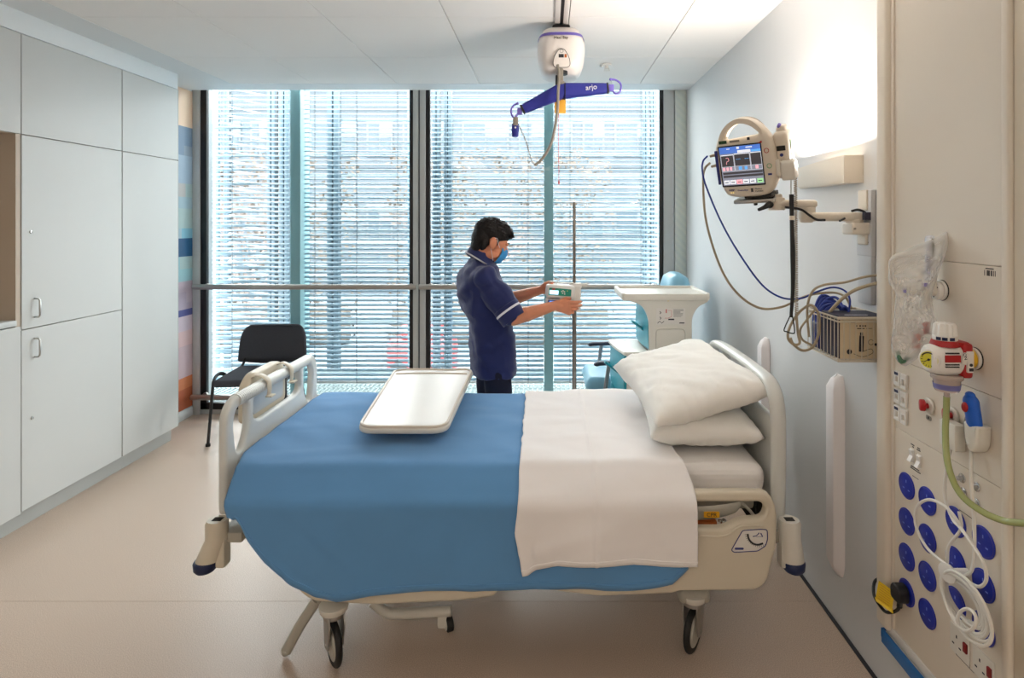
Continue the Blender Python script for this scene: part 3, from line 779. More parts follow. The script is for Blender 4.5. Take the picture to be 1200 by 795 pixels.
# CPR lever behind the hand hold
b = MB(); P = [W(780, 602, 2.17), W(815, 602, 2.17), W(840, 600, 2.17), W(858, 596, 2.17), W(868, 590, 2.17)]
b.tube(P, [0.026, 0.026, 0.024, 0.02, 0.008], seg=12, ell=(1.0, 0.5), up=(0, 0, 1)); cp = part('cpr_lever', b, M['metalgrey'], bed)
b = MB(); c0 = W(834, 603.5, 2.147); b.plate([rnd([(-0.029, -0.0115), (0.029, -0.0115), (0.029, 0.0115), (-0.029, 0.0115)], 0.004)], 0.002, 0.0005, facing(c0.x, 2.147, c0.z))
b.mi = 1; b.text('CPR', 0.021, facing(c0.x, 2.1455, c0.z-0.0005)); part('cpr_sign', b, [M['texty'], M['text']], cp, label='yellow sign reading CPR')
b = MB(); b.box(W(816, 619, 2.18)-V((0, 0.01, 0)), W(840, 610, 2.18)+V((0, 0.02, 0)), 0.006); part('release_grip', b, M['orange'], bed)
b = MB(); b.cyl(W(845, 618, 2.18), W(849, 609, 2.18), 0.007); b.ball(W(848, 612, 2.175), 0.010, 2); b.cyl(W(842, 610, 2.18), W(851, 612, 2.18), 0.006); part('release_catch', b, M['chrome'], bed)
b = MB(); b.tube([W(868, 589, 2.2), W(878, 598, 2.2), W(886, 608, 2.2)], 0.006, seg=8); part('release_cable', b, M['metalgrey'], bed)
b = MB()
for i in range(5): b.box(W(880+i*4, 612, 2.3), W(882.5+i*4, 588, 2.3)+V((0, 0.3, 0)))
part('slatted_vent', b, M['gapdark'], bed)

# ------------------------------------------------------------ bedding
def section(off, hemn, hemf, k):
    """cross-section of cloth lying over the bed: from the near hem over the top to the far hem"""
    pts = [(2.052, hemn), (2.050, hemn+(0.60-hemn)*0.5), (2.052, 0.60), (2.053, 0.638), (2.060, 0.656), (2.075, 0.668), (2.12, 0.697), (2.16, 0.721), (2.175, 0.730), (2.20, 0.7375), (2.28, 0.7385), (2.4, 0.738), (2.65, 0.738), (2.9, 0.738), (3.06, 0.738), (3.12, 0.728), (3.19, 0.70), (3.235, 0.66), (3.245, 0.58), (3.245, 0.5*(0.58+hemf)), (3.245, hemf)]
    P = catmull([V((0, y, z)) for y, z in pts], 6)
    # resample
    L = [0]
    for a, c in zip(P, P[1:]): L.append(L[-1]+(c-a).length)
    out = []
    for i in range(k+1):
        s = L[-1]*i/k; j = 0
        while j < len(L)-2 and L[j+1] < s: j += 1
        tt = (s-L[j])/max(1e-9, L[j+1]-L[j]); out.append(P[j].lerp(P[j+1], tt))
    res = []
    for i, p in enumerate(out):
        d = (out[min(i+1, k)]-out[max(i-1, 0)]).normalized(); n = V((0, -d.z, d.y))
        res.append((p+n*off, n))
    return res
def interp(tab, x):
    if x <= tab[0][0]: return tab[0][1]
    for (a, c), (d, e) in zip(tab, tab[1:]):
        if x <= d: 
            t = (x-a)/(d-a); t = t*t*(3-2*t) if False else t
            return c+(e-c)*t
    return tab[-1][1]
SEAM = []
def seam(o):
    b = MB(); b.tube([p.copy() for p in SEAM], 0.0028, smooth=False, seg=6); SEAM.clear(); part('hem_seam', b, o.data.materials[0], o)
def cloth(x0, x1, off, hemtab, hemf, wr, nx, ny, thick, xl=None, xr=None):
    rows = []
    for i in range(nx+1):
        u = i/nx; X = x0+(x1-x0)*u
        sec = section(off, interp(hemtab, X), hemf, ny); row = []
        for j, (p, n) in enumerate(sec):
            side = max(0, min(1, (0.72-p.z)/0.3))
            xx = X
            if xl: xx += xl(p, 1-u)*(1-u)**3
            if xr: xx += xr(p, u)*u**3
            q = V((xx, p.y, p.z)); near = p.y < 2.6
            w = wr(q, side, near)
            row.append(q+n*w)
        rows.append(row)
    t = bmesh.new(); vv = [[t.verts.new(p) for p in r] for r in rows]
    for i in range(nx):
        for j in range(ny): t.faces.new([vv[i][j], vv[i][j+1], vv[i+1][j+1], vv[i+1][j]])
    bmesh.ops.recalc_face_normals(t, faces=t.faces)
    c = MB(); c._add(t)
    for row in rows: SEAM.append(row[2]*0.5+row[1]*0.5)
    return c
def solid(o, th, off=-1):
    md = o.modifiers.new('s', 'SOLIDIFY'); md.thickness = th; md.offset = off
    return o
def wrB(q, side, near):
    w = noise.noise(V((q.x*2.2, q.y*1.5, 0.3)))*0.008+noise.noise(V((q.x*5+q.y*7, q.y*2-q.x*3, 1)))*0.006+max(0, noise.noise(V((q.x*2+q.y*4, q.y*9-q.x*2, 6))))*0.007*(1-side)
    if side > 0: w += side*(0.022*noise.noise(V((q.x*3.5+q.z*3, 0, q.z*1.2)))+0.014*max(0, noise.noise(V((q.x*6+q.z*7, 1, q.z))))*max(0, min(1, (-0.6-q.x)/0.2))+0.012*max(0, noise.noise(V((q.x*7-q.z*5, 3, 0.5))))*min(1, side*1.5))
    if near: w += 0.010*math.exp(-((q.z-0.645)/0.02)**2)*(1 if q.x < -0.2 else 0.4)*side
    return w+0.004
hemB = [(-1.205, 0.63), (-1.17, 0.60), (-1.13, 0.53), (-1.06, 0.455), (-0.96, 0.385), (-0.86, 0.335), (-0.776, 0.318), (-0.65, 0.337), (-0.5, 0.346), (-0.1, 0.350), (0.2, 0.350), (0.38, 0.368), (0.44, 0.375), (0.48, 0.41), (0.52, 0.46)]
def xlB(p, u):
    return 0.035*max(0, min(1, (2.3-p.y)/0.1))+0.045*max(0, min(1, (0.73-p.z)/0.15))
c = cloth(-1.205, 0.495, 0.0, hemB, 0.40, wrB, 150, 120, 0.004, xl=xlB)
bl = single('blanket', c, M['blanket'], 'plain blue blanket spread over the bed and hanging over its side', 'blanket', ang=180); solid(bl, 0.005); seam(bl)
# stitched hem
def wrS(q, side, near):
    w = wrB(q, side, near)+0.007+abs(noise.noise(V((q.x*3+5, q.y*2.5, 0.3))))*0.005+noise.noise(V((q.x*9, q.y*11+q.x*5, 4)))*0.0018
    if side > 0: w += side*(0.014*noise.noise(V((q.x*5+q.z*6, 2, q.z*3)))+0.007*noise.noise(V((q.x*11-q.z*10, 7, q.z*4)))+0.006)
    w += 0.0035*math.exp(-((q.x-0.17)/0.006)**2)+0.003*max(0, noise.noise(V((q.x*5+q.z*14, 9, q.z*24-q.x*8))))*side
    # diagonal drape creases fanning from the rail top
    if near: w += side*0.008*math.exp(-((q.z-(0.56+0.35*(q.x-0.15)))/0.03)**2)*(1 if q.x > -0.05 else 0.3)
    return max(w, wrB(q, side, near)+0.006)
hemS = [(-0.115, 0.405), (-0.085, 0.408), (-0.05, 0.428), (0.0, 0.437), (0.03, 0.445), (0.1, 0.450), (0.2, 0.456), (0.3, 0.458), (0.4, 0.445), (0.53, 0.444)]
def xlS(p, u):
    if p.y < 2.3: return -0.012*max(0, min(1, (0.66-p.z)/0.1))+0.028*max(0, min(1, (0.56-p.z)/0.15))+0.006*noise.noise(V((0, p.z*20, 0)))
    return -0.012*(p.y-2.3)/0.8+0.006*noise.noise(V((p.y*14, 0, 0)))
def xrS(p, u):
    return -0.03*max(0, min(1, (p.y-2.1)/0.15))*(1 if p.y < 2.9 else 1)
c = cloth(-0.105, 0.525, 0.006, hemS, 0.45, wrS, 90, 140, 0.003, xl=xlS, xr=xrS)
sh = single('folded_sheet', c, M['sheet'], 'white top sheet folded back over the blue blanket at the head half of the bed', 'sheet', ang=180); solid(sh, 0.004); seam(sh)

def pillow(label, c, size, rot, seed, slump=0):
    lx, ly, h = size; N = 44; b = MB(); t = bmesh.new(); grid = {}
    for s in (1, -1):
        for i in range(N+1):
            for j in range(N+1):
                u, v = -1+2*i/N, -1+2*j/N
                edge = (i in (0, N)) or (j in (0, N))
                if s == -1 and edge: grid[(s, i, j)] = grid[(1, i, j)]; continue
                # seams pull in between the corners
                pu = u*(1-0.07*(1-v*v)); pv = v*(1-0.05*(1-u*u))
                f = max(0.0, (1-abs(u)**5))**0.5*max(0.0, (1-abs(v)**6))**0.5*(1-0.12*(u*u+v*v)/2)
                z = s*h*0.5*f
                nn = noise.noise(V((u*2.2+seed, v*2.2, s*2)))*0.012*f
                dist = min(1-abs(u), 1-abs(v))
                wr = noise.noise(V((u*9+seed, v*9, s)))*0.009*math.exp(-dist*3)*(0 if edge else 1)+noise.noise(V((u*4+v*6+seed, v*3, s)))*0.008*f+noise.noise(V((u*3+seed, v*14+u*8, s*5)))*0.005*f
                if not edge: z += (nn+wr)
                grid[(s, i, j)] = t.verts.new((pu*lx/2, pv*ly/2, z))
        for i in range(N):
            for j in range(N):
                q = [grid[(s, i, j)], grid[(s, i+1, j)], grid[(s, i+1, j+1)], grid[(s, i, j+1)]]
                try: t.faces.new(q if s > 0 else q[::-1])
                except ValueError: pass
    for v in t.verts: v.co.z += slump*(v.co.x/lx)**2
    b._add(t, Matrix.Translation(V(c)) @ rot)
    o = single('pillow', b, M['pillow'], label, 'pillow', ang=180)
    return o
rotL = Matrix.Rotation(R(-3), 4, 'Z') @ Matrix.Rotation(R(-1), 4, 'Y')
pillow('lower plump white pillow, lying flat on the mattress under another pillow', (0.640, 2.625, 0.812), (0.44, 0.74, 0.145), rotL, 3)
rotT = Matrix.Rotation(R(5), 4, 'Z') @ Matrix.Rotation(R(-14), 4, 'Y') @ Matrix.Rotation(R(2), 4, 'X')
pillow('upper white pillow, tilted on top of the other and leaning on the bedhead', (0.615, 2.64, 0.947), (0.50, 0.80, 0.15), rotT, 11)

# ------------------------------------------------------------ overbed table
tb = thing('overbed_table', 'white rimmed overbed table top tilted over the blue blanket', 'table', (-0.64, 3.1, 0))
o_ = V((-0.605, 2.78, 0.815)); ax = V((0, 1, 0.042)).normalized(); 
mt = basis(o_, (1, 0, 0), ax, V((1, 0, 0)).cross(ax))
oc = [(-0.150, -0.415), (0.195, -0.415), (0.200, 0.38), (0.165, 0.41), (0.06, 0.395), (-0.05, 0.41), (-0.205, 0.40), (-0.235, 0.375)]
oc[0] = (-0.178, -0.415)
O = rnd(oc, [0.07, 0.07, 0.03, 0.03, 0.04, 0.06, 0.03, 0.03], 8)
b = MB(); b.plate([O], 0.026, 0.010, mt, 4)
I = [(x*0.955-0.0006, y*0.975) for x, y in O]
I2 = [(x*0.925-0.001, y*0.96) for x, y in O]
r_ = MB(); r_.tube([mt @ V((x, y, 0.014)) for x, y in I], 0.007, seg=8, closed=True, smooth=False)
r_.tube([mt @ V((x, 0.315+0.012*cos((x+0.02)*9), 0.014)) for x in (-0.205, -0.1, 0, 0.1, 0.175)], 0.0055, seg=8); part('raised_rim', r_, mat('tray_rim', (214, 203, 188), 0.4), tb)
part('table_top', b, M['offwhite'], tb)
b = MB(); b.plate([I2], 0.001, 0.0003, mt @ Matrix.Translation((0, 0, 0.0135))); part('top_surface', b, M['white'], tb)
b = MB(); b.box((-0.72, 3.27, 0.10), (-0.64, 3.31, 0.79), 0.008); b.box((-0.72, 3.05, 0.772), (-0.64, 3.31, 0.80), 0.006); part('column', b, M['metalgrey'], tb)
b = MB(); b.box((-0.98, 3.26, 0.05), (-0.38, 3.32, 0.10), 0.01)
part('base', b, M['metalgrey'], tb)
for x in (-0.95, -0.41):
    b = MB(); b.cyl((x-0.012, 3.29, 0.025), (x+0.012, 3.29, 0.025), 0.025, seg=20, bev=0.003); part('castor', b, M['rubber'], tb)
# ============================================================ THE PERSON
man = thing('person', 'man in navy tunic and blue face mask standing behind the bed, holding the infusion pump', 'person', (-0.34, 3.5, 0))
th = R(18); fw = V((cos(th), sin(th), 0)); rt = V((sin(th), -cos(th), 0))
C0 = V((-0.40, 3.48, 0))
def Tp(x, z, y=3.48): return V((x, y, z))
shR = V((-0.352, 3.315, 1.325)); elR = V((-0.195, 3.270, 1.112)); wrR = V((0.045, 3.318, 1.176))
shL = V((-0.455, 3.635, 1.33)); elL = V((-0.262, 3.600, 1.165)); wrL = V((-0.055, 3.47, 1.243))
# head frame: looks to the right, a little away from the viewer, tilted down
yaw = R(18); pit = R(22)
Hc = V((-0.338, 3.47, 1.535))
HR = Matrix.Rotation(yaw, 4, 'Z') @ Matrix.Rotation(pit, 4, 'Y')
HM = Matrix.Translation(Hc) @ HR @ Matrix.Scale(1.09, 4)
def H(x, y, z): return HM @ V((x, y, z))
def hb_(b, c, r, rot=None, sub=3):
    t = bmesh.new(); bmesh.ops.create_icosphere(t, subdivisions=sub, radius=1)
    bmesh.ops.transform(t, matrix=HM @ Matrix.Translation(V(c)) @ (rot or Matrix.Identity(4)) @ Matrix.Diagonal((r[0], r[1], r[2], 1)), verts=t.verts); b._add(t)
b = MB()
hb_(b, (-0.012, 0, 0.035), (0.094, 0.073, 0.078)); hb_(b, (0.022, 0, 0.012), (0.066, 0.064, 0.080))      # skull, forehead
hb_(b, (0.036, 0, -0.038), (0.050, 0.056, 0.060)); hb_(b, (0.045, 0, -0.082), (0.038, 0.036, 0.028))       # face, chin
for s in (1, -1):
    hb_(b, (0.020, s*0.038, -0.066), (0.045, 0.022, 0.026), Matrix.Rotation(R(-25), 4, 'Y'))                # jaw
    hb_(b, (0.064, s*0.034, -0.018), (0.022, 0.020, 0.016)); hb_(b, (0.076, s*0.030, 0.017), (0.014, 0.024, 0.008))   # cheek, brow
    hb_(b, (0.070, s*0.030, 0.000), (0.014, 0.015, 0.010))                                                     # lids
    # ear
    hb_(b, (-0.004, s*0.076, -0.008), (0.021, 0.009, 0.034), Matrix.Rotation(R(-10), 4, 'Y')); hb_(b, (-0.010, s*0.070, -0.004), (0.012, 0.008, 0.022)); hb_(b, (0.002, s*0.071, -0.034), (0.009, 0.007, 0.011))
for k in range(6):
    t_ = k/5; hb_(b, (0.084+0.020*t_, 0, 0.008-0.036*t_), (0.008+0.004*t_, 0.008+0.005*t_, 0.010))            # nose
for s in (1, -1): hb_(b, (0.092, s*0.010, -0.031), (0.009, 0.008, 0.007))
hb_(b, (0.084, 0, -0.052), (0.010, 0.022, 0.006)); hb_(b, (0.081, 0, -0.062), (0.010, 0.019, 0.006))
# neck and trunk
nk = [H(-0.030, 0, -0.045), V((-0.385, 3.475, 1.44)), V((-0.395, 3.48, 1.38))]
b.chain(nk, [0.060, 0.060, 0.056], 3); b.chain([H(0.0, 0, -0.055), V((-0.365, 3.475, 1.42)), V((-0.385, 3.48, 1.36))], [0.05, 0.052, 0.06], 3)
for x, z, rx, ry, rz_ in ((-0.415, 1.30, 0.10, 0.16, 0.10), (-0.40, 1.17, 0.11, 0.15, 0.13), (-0.36, 1.02, 0.10, 0.145, 0.13), (-0.335, 0.90, 0.11, 0.15, 0.11)):
    b.ball((x, 3.48, z), (rx, ry, rz_), 3, rot=Matrix.Rotation(th, 3, 'Z'))
# arms
b.chain([shR, shR.lerp(elR, 0.5), elR, elR.lerp(wrR, 0.3), elR.lerp(wrR, 0.7), wrR], [0.044, 0.046, 0.043, 0.0435, 0.034, 0.027], 3)
b.chain([shL, shL.lerp(elL, 0.5), elL, elL.lerp(wrL, 0.3), elL.lerp(wrL, 0.7), wrL], [0.054, 0.050, 0.043, 0.043, 0.034, 0.027], 3)
def hand(b, wr, kn, lat, palm, curls, thumb, sc=1.0):
    """wr wrist, kn centre of knuckles, lat direction index->little, palm direction the palm faces"""
    ax = (kn-wr).normalized(); lat = lat.normalized(); palm = palm.normalized()
    for k in range(5):
        u = -0.033+0.0165*k
        b.chain([wr+lat*u*0.45+ax*0.006, kn+lat*u], [0.0165*sc, 0.0135*sc], 2)
    b.chain([wr, wr+ax*0.03], [0.026, 0.024], 2)
    L = [(0.040, 0.024, 0.019), (0.044, 0.027, 0.020), (0.041, 0.025, 0.019), (0.032, 0.020, 0.017)]
    nails = []
    for k in range(4):
        p = kn+lat*(-0.031+0.0205*k)-ax*(0.002*abs(k-1.3)); pts = [p]; a = 0
        sp = (k-1.5)*0.04
        for seg, c in zip(L[k], curls[k]):
            a += R(c); d = (ax*cos(a)+palm*sin(a)+lat*sp).normalized(); pts.append(pts[-1]+d*seg*sc)
        b.chain(pts, [0.0103, 0.0094, 0.0085, 0.0072], 2)
        nails.append((pts[-1], d))
    b.chain(thumb, [0.0175, 0.0135, 0.0108, 0.0088], 2)
    return nails
# near hand: closed around the lower right of the pump bracket, back of hand to the viewer
knR = V((0.118, 3.300, 1.168))
lat = V((0.12, 0.10, -1)); palmd = V((0.05, 1, 0.1))
hand(b, wrR, knR, lat, palmd, [(8, 22, 15), (14, 30, 20), (25, 40, 30), (45, 55, 35)],
     [wrR+V((0.018, 0.0, 0.012)), V((0.080, 3.318, 1.203)), V((0.105, 3.328, 1.214)), V((0.128, 3.334, 1.212))])
# far hand: holding the left end of the pump, thumb on top
knL = V((-0.004, 3.425, 1.262))
hand(b, wrL, knL, V((-0.05, 0.75, -0.65)), V((0.55, -0.65, -0.5)), [(20, 30, 20), (30, 40, 25), (40, 45, 30), (45, 50, 30)],
     [wrL+V((0.015, -0.01, 0.014)), V((-0.015, 3.405, 1.288)), V((0.006, 3.395, 1.300)), V((0.030, 3.388, 1.302))])
# legs
lgs = []
for s, off in ((1, 0.03), (-1, -0.02)):
    hip = V((-0.335, 3.48, 0.88))+rt*0.085*s; kne = V((-0.315+off*0.5, 3.48, 0.48))+rt*0.095*s; ank = V((-0.345+off, 3.48, 0.09))+rt*0.10*s
    lgs.append((hip, kne, ank)); b.chain([hip, kne, ank, ank+V((0, 0, -0.05))], [0.082, 0.052, 0.036, 0.036], 3)
body = bake('body', b, M['skin'], man, 0.0036, 3)
# eyes
for s in (1, -1):
    b = MB(); hb_(b, (0.0715, s*0.030, 0.001), (0.0125, 0.0125, 0.0085)); b.mi = 1; hb_(b, (0.0805, s*0.030, -0.001), (0.0045, 0.0052, 0.0052))
    part('eye', b, [M['eye'], M['black']], man)
# eyebrows
b = MB()
for s in (1, -1): b.tube([H(0.093, s*0.014, 0.019), H(0.090, s*0.030, 0.026), H(0.076, s*0.050, 0.019)], 0.0035, seg=6)
part('eyebrows', b, M['hair'], man)
# hair: cap with fringe, short tapered nape
b = MB()
hb_(b, (-0.016, 0, 0.048), (0.102, 0.080, 0.080)); hb_(b, (-0.052, 0, 0.010), (0.063, 0.072, 0.082)); hb_(b, (0.040, 0, 0.082), (0.058, 0.060, 0.036))
hb_(b, (-0.065, 0, -0.035), (0.038, 0.056, 0.055)); hb_(b, (0.078, 0, 0.074), (0.028, 0.048, 0.022), Matrix.Rotation(R(35), 4, 'Y'))
for s in (1, -1): hb_(b, (-0.006, s*0.064, 0.046), (0.044, 0.016, 0.030)); hb_(b, (0.016, s*0.067, 0.008), (0.010, 0.006, 0.026)); hb_(b, (-0.045, s*0.055, -0.025), (0.022, 0.02, 0.040))
rg = random.Random(4)
for k in range(150):
    a = rg.random()*2*pi; e = rg.random()
    d = V((cos(a)*sqrt(1-e*e), sin(a)*sqrt(1-e*e), e)); p = V((-0.014+0.100*d.x, 0.078*d.y, 0.050+0.080*d.z))
    if p.x > 0.03 and p.z < 0.07: continue
    q = p+V((0.022, (rg.random()-0.5)*0.018, 0.006-0.012*rg.random())); b.chain([H(*p), H(*q)], [0.0065, 0.0025], 1)
for k in range(13):
    y = -0.045+0.0075*k; b.chain([H(0.055, y*0.9, 0.096), H(0.084, y, 0.082), H(0.097+0.004*rg.random(), y*1.02, 0.062+0.008*rg.random())], [0.011, 0.008, 0.0035], 1)
bake('hair', b, M['hair'], man, 0.0034, 1, disp=lambda p, n: noise.noise(p*160)*0.0022)
# mask
b = MB(); rings = []
for i in range(13):
    v = i/12; z = -0.012-0.088*v
    row = []
    for j in range(21):
        a = R(-68+136*j/20)
        prot = 0.108 if v < 0.35 else 0.108-0.030*((v-0.35)/0.65)**1.5
        if v < 0.15: prot -= 0.008*(0.15-v)/0.15
        fold = 0.0016*cos(v*pi*7)
        x = 0.018+(prot-0.018+fold)*cos(a)**0.75; y = (0.058-0.010*max(0, v-0.5))*sin(a)
        row.append(H(x, y, z))
    rings.append(row)
t = bmesh.new(); vv = [[t.verts.new(p) for p in r] for r in rings]
for i in range(12):
    for j in range(20): t.faces.new([vv[i][j], vv[i][j+1], vv[i+1][j+1], vv[i+1][j]])
b._add(t); mk = part('face_mask', b, M['mask'], man, ang=180); solid(mk, 0.002, 1)
b = MB()
for s in (1, -1):
    b.tube([H(0.044, s*0.055, -0.016), H(0.022, s*0.070, 0.004), H(0.006, s*0.079, 0.024), H(-0.014, s*0.078, 0.016)], 0.0016, seg=6)
    b.tube([H(0.036, s*0.052, -0.094), H(0.012, s*0.072, -0.064), H(-0.004, s*0.076, -0.040), H(-0.014, s*0.076, -0.028)], 0.0016, seg=6)
part('ear_loops', b, M['piping'], mk)
# trousers
b = MB()
b.ball((-0.335, 3.48, 0.88), (0.105, 0.145, 0.10), 3, rot=Matrix.Rotation(th, 3, 'Z'))
for hip, kne, ank in lgs: b.chain([hip, hip.lerp(kne, 0.5), kne, kne.lerp(ank, 0.5), ank+V((0, 0, -0.02))], [0.082, 0.082, 0.072, 0.066, 0.060], 3)
bake('trousers', b, M['trouser'], man, 0.007, 4, disp=lambda p, n: noise.noise(V((p.x*14, p.y*14, p.z*6)))*0.006)
for (hip, kne, ank) in lgs:
    b = MB(); b.ball(ank+V((0.07, 0.02, -0.052)), (0.115, 0.046, 0.038), 3, rot=Matrix.Rotation(th, 3, 'Z')); b.ball(ank+V((0.0, 0, -0.035)), (0.055, 0.042, 0.045), 3)
    b.box(ank+V((-0.05, -0.035, -0.09)), ank+V((0.16, 0.045, -0.075)), 0.01)
    part('shoe', b, M['shoe'], man)
# tunic: lofted trunk with sleeves
SEC = [(0.745, -0.322, 0.125, 0.175), (0.77, -0.326, 0.128, 0.178), (0.83, -0.326, 0.133, 0.182), (0.90, -0.330, 0.134, 0.182), (0.98, -0.336, 0.130, 0.178), (1.06, -0.350, 0.128, 0.176), (1.13, -0.378, 0.132, 0.182),
       (1.20, -0.402, 0.137, 0.192), (1.27, -0.412, 0.134, 0.202), (1.33, -0.412, 0.122, 0.200), (1.375, -0.410, 0.100, 0.165), (1.41, -0.402, 0.078, 0.115), (1.435, -0.395, 0.066, 0.085)]
def trunk(b, dx=0.0):
    rings = []
    for z, x, a, w in SEC:
        r = []
        for k in range(40):
            q = 2*pi*k/40; cx_, sy = cos(q), sin(q)
            e = 0.85
            p = fw*(a*math.copysign(abs(cx_)**e, cx_))+rt*(-w*math.copysign(abs(sy)**e, sy))
            r.append(V((x, 3.48, z))+p)
        rings.append(r)
    b.loft(rings)
b = MB(); trunk(b); b.ball(shR, 0.074, 3); b.ball(shL, 0.072, 3); b.ball(shR+V((-0.03, 0.03, 0.01)), 0.072, 3)
cuR = shR.lerp(elR, 0.86); cuL = shL.lerp(elL, 0.86)
b.chain([shR+V((-0.012, 0.03, -0.01)), shR.lerp(elR, 0.45), cuR], [0.078, 0.076, 0.071], 3); b.chain([shL, shL.lerp(elL, 0.45), cuL], [0.076, 0.074, 0.070], 3)
b.chain([V((-0.41, 3.42, 1.37)), shR+V((-0.01, 0.02, 0.0))], [0.055, 0.072], 3); b.chain([V((-0.42, 3.54, 1.37)), shL], [0.055, 0.070], 3)
def tdisp(p, n):
    w = noise.noise(V((p.x*9, p.y*9, p.z*4)))*0.008+0.006*max(0, noise.noise(V((p.x*16+p.z*12, p.y*6, p.z*10))))
    back = p.x < -0.42 and p.z > 0.95
    if back: w += 0.016*noise.noise(V((p.x*22+p.y*10, 0.5, p.z*3.0)))
    w += 0.012*noise.noise(V((p.x*10-p.z*14, p.y*5, 4)))-0.010*max(0, noise.noise(V((p.x*18+p.z*9, p.y*8, p.z*16+3))))
    if p.z < 1.0: w += 0.006*sin(p.x*40+p.y*22)*(1.0-p.z)/0.25*0.5
    return w
tn = bake('tunic', b, M['navy'], man, 0.006, 5, disp=tdisp)
# flatten sleeve ends by nothing: piping rings mark the hems
b = MB()
def ringp(c, d, r, tt, seg=28, wv=0.0):
    q = V((0, 0, 1)).rotation_difference(d.normalized()); return [c+q @ V((r*cos(2*pi*k/seg), r*sin(2*pi*k/seg), 0)) for k in range(seg)]
for sh_, el_ in ((shR, elR), (shL, elL)):
    d = (el_-sh_).normalized(); c = sh_.lerp(el_, 0.82)
    rings = [ringp(c+d*h, d, r, 0) for h, r in ((-0.006, 0.066), (-0.006, 0.0785), (0.006, 0.0785), (0.006, 0.066))]
    b = MB(); b.loft(rings, caps=False); part('sleeve_piping', b, M['piping'], tn)
for sh_, el_ in ((shR, elR), (shL, elL)):
    d = (el_-sh_).normalized()
    rings = [ringp(sh_.lerp(el_, 0.70)+d*0.0, d, 0.070, 0), ringp(sh_.lerp(el_, 0.72), d, 0.0765, 0), ringp(sh_.lerp(el_, 1.04), d, 0.0755, 0), ringp(sh_.lerp(el_, 1.04), d, 0.069, 0), ringp(sh_.lerp(el_, 0.9), d, 0.066, 0)]
    b = MB(); b.loft(rings, caps=False); part('sleeve_cuff', b, M['navy'], tn)
# stand collar
def colring(z, x, a, w, tilt):
    r = []
    for k in range(36):
        q = 2*pi*k/36; p = fw*(a*cos(q))+rt*(-w*sin(q)); r.append(V((x, 3.478, z-tilt*cos(q)*a/0.07)) + p)
    return r
b = MB()
b.loft([colring(1.405, -0.398, 0.092, 0.105, 0.045), colring(1.435, -0.392, 0.086, 0.088, 0.045), colring(1.468, -0.386, 0.076, 0.076, 0.042), colring(1.470, -0.386, 0.070, 0.070, 0.042), colring(1.43, -0.390, 0.072, 0.074, 0.045)], caps=False)
part('collar', b, M['navy'], tn)
b = MB(); b.tube(colring(1.411, -0.398, 0.096, 0.108, 0.046), 0.0052, closed=True, smooth=False, seg=8, ell=(0.5, 1.3)); part('collar_piping', b, M['piping'], tn)

# ============================================================ DRIP POLE AND PUMP
PX, PY = 0.157, 3.45
pole = thing('drip_stand', 'tall slim steel drip stand with two wire hooks, in front of the right window', 'drip stand', (PX, PY, 0))
b = MB(); b.cyl((PX, PY, 0.09), (PX, PY, 1.15), 0.0125, seg=18); b.cyl((PX, PY, 1.15), (PX, PY, 1.772), 0.009, seg=16, bev=0.002); b.cyl((PX, PY, 1.13), (PX, PY, 1.17), 0.016, seg=18, bev=0.003)
part('pole', b, mat('pole_steel', (120, 114, 106), 0.4, metal=0.5), pole)
for s in (-1, 1):
    b = MB(); z = W(0, 238, PY).z
    b.tube([(PX, PY, z), (PX+s*0.05, PY, z), (PX+s*0.074, PY, z-0.002), (PX+s*0.082, PY-0.006, z-0.018), (PX+s*0.076, PY-0.01, z-0.030), (PX+s*0.066, PY-0.004, z-0.022), (PX+s*0.068, PY, z-0.008)], 0.0022, seg=8)
    part('hook', b, M['steel'], pole)
for k in range(5):
    a = 2*pi*k/5+0.3; e = V((PX+0.26*cos(a), PY+0.26*sin(a)*0.9, 0.075)); b = MB()
    b.tube([(PX, PY, 0.12), V((PX, PY, 0.11)).lerp(e, 0.5)+V((0, 0, 0.005)), e], 0.012, seg=10); lg = part('leg', b, M['steel'], pole)
    b = MB(); b.cyl(e+V((-0.01, 0, -0.05)), e+V((0.01, 0, -0.05)), 0.025, seg=20, bev=0.003); b.cyl(e+V((0, 0, -0.03)), e, 0.006); part('castor', b, M['rubber'], lg)
pump = thing('infusion_pump', 'pale infusion pump with green panel and lit screen, clamped on the drip stand', 'pump', (0.07, 3.39, 1.19))
tl = R(4)
pm = Matrix.Translation((0.072, 3.365, 1.249)) @ Matrix.Rotation(tl, 4, 'Y') @ Matrix.Rotation(R(6), 4, 'Z')
b = MB(); b.box((-0.082, -0.03, -0.036), (0.082, 0.07, 0.040), 0.013, 4, pm); part('housing', b, M['white'], pump)
pf = pm @ basis((0, -0.0305, 0), (1, 0, 0), (0, 0, 1), (0, -1, 0))
b = MB(); b.plate([rnd([(-0.072, -0.020), (0.060, -0.020), (0.060, 0.020), (-0.068, 0.024)], 0.005)], 0.002, 0.0005, pf)
b.mi = 1
for k, (x, y) in enumerate(((0.004, 0.006), (0.012, 0.010), (0.020, 0.004), (0.010, -0.004), (0.022, -0.008))): b.cyl(pf @ V((x, y, 0.0)), pf @ V((x, y, 0.0022)), 0.004, seg=14)
b.mi = 2; b.plate([rnd([(0.034, 0.008), (0.040, 0.008), (0.040, 0.013), (0.034, 0.013)], 0.001)], 0.003, 0.0003, pf)
part('green_panel', b, [mat('pump_green', (14, 140, 118), 0.4), M['paper'], M['gauge']], pump)
b = MB(); b.plate([rnd([(-0.066, -0.014), (-0.014, -0.014), (-0.014, 0.010), (-0.066, 0.010)], 0.002)], 0.0045, 0.0005, pf); part('screen', b, mat('pump_screen', (190, 220, 250), 0.3, emit=0.9), pump)
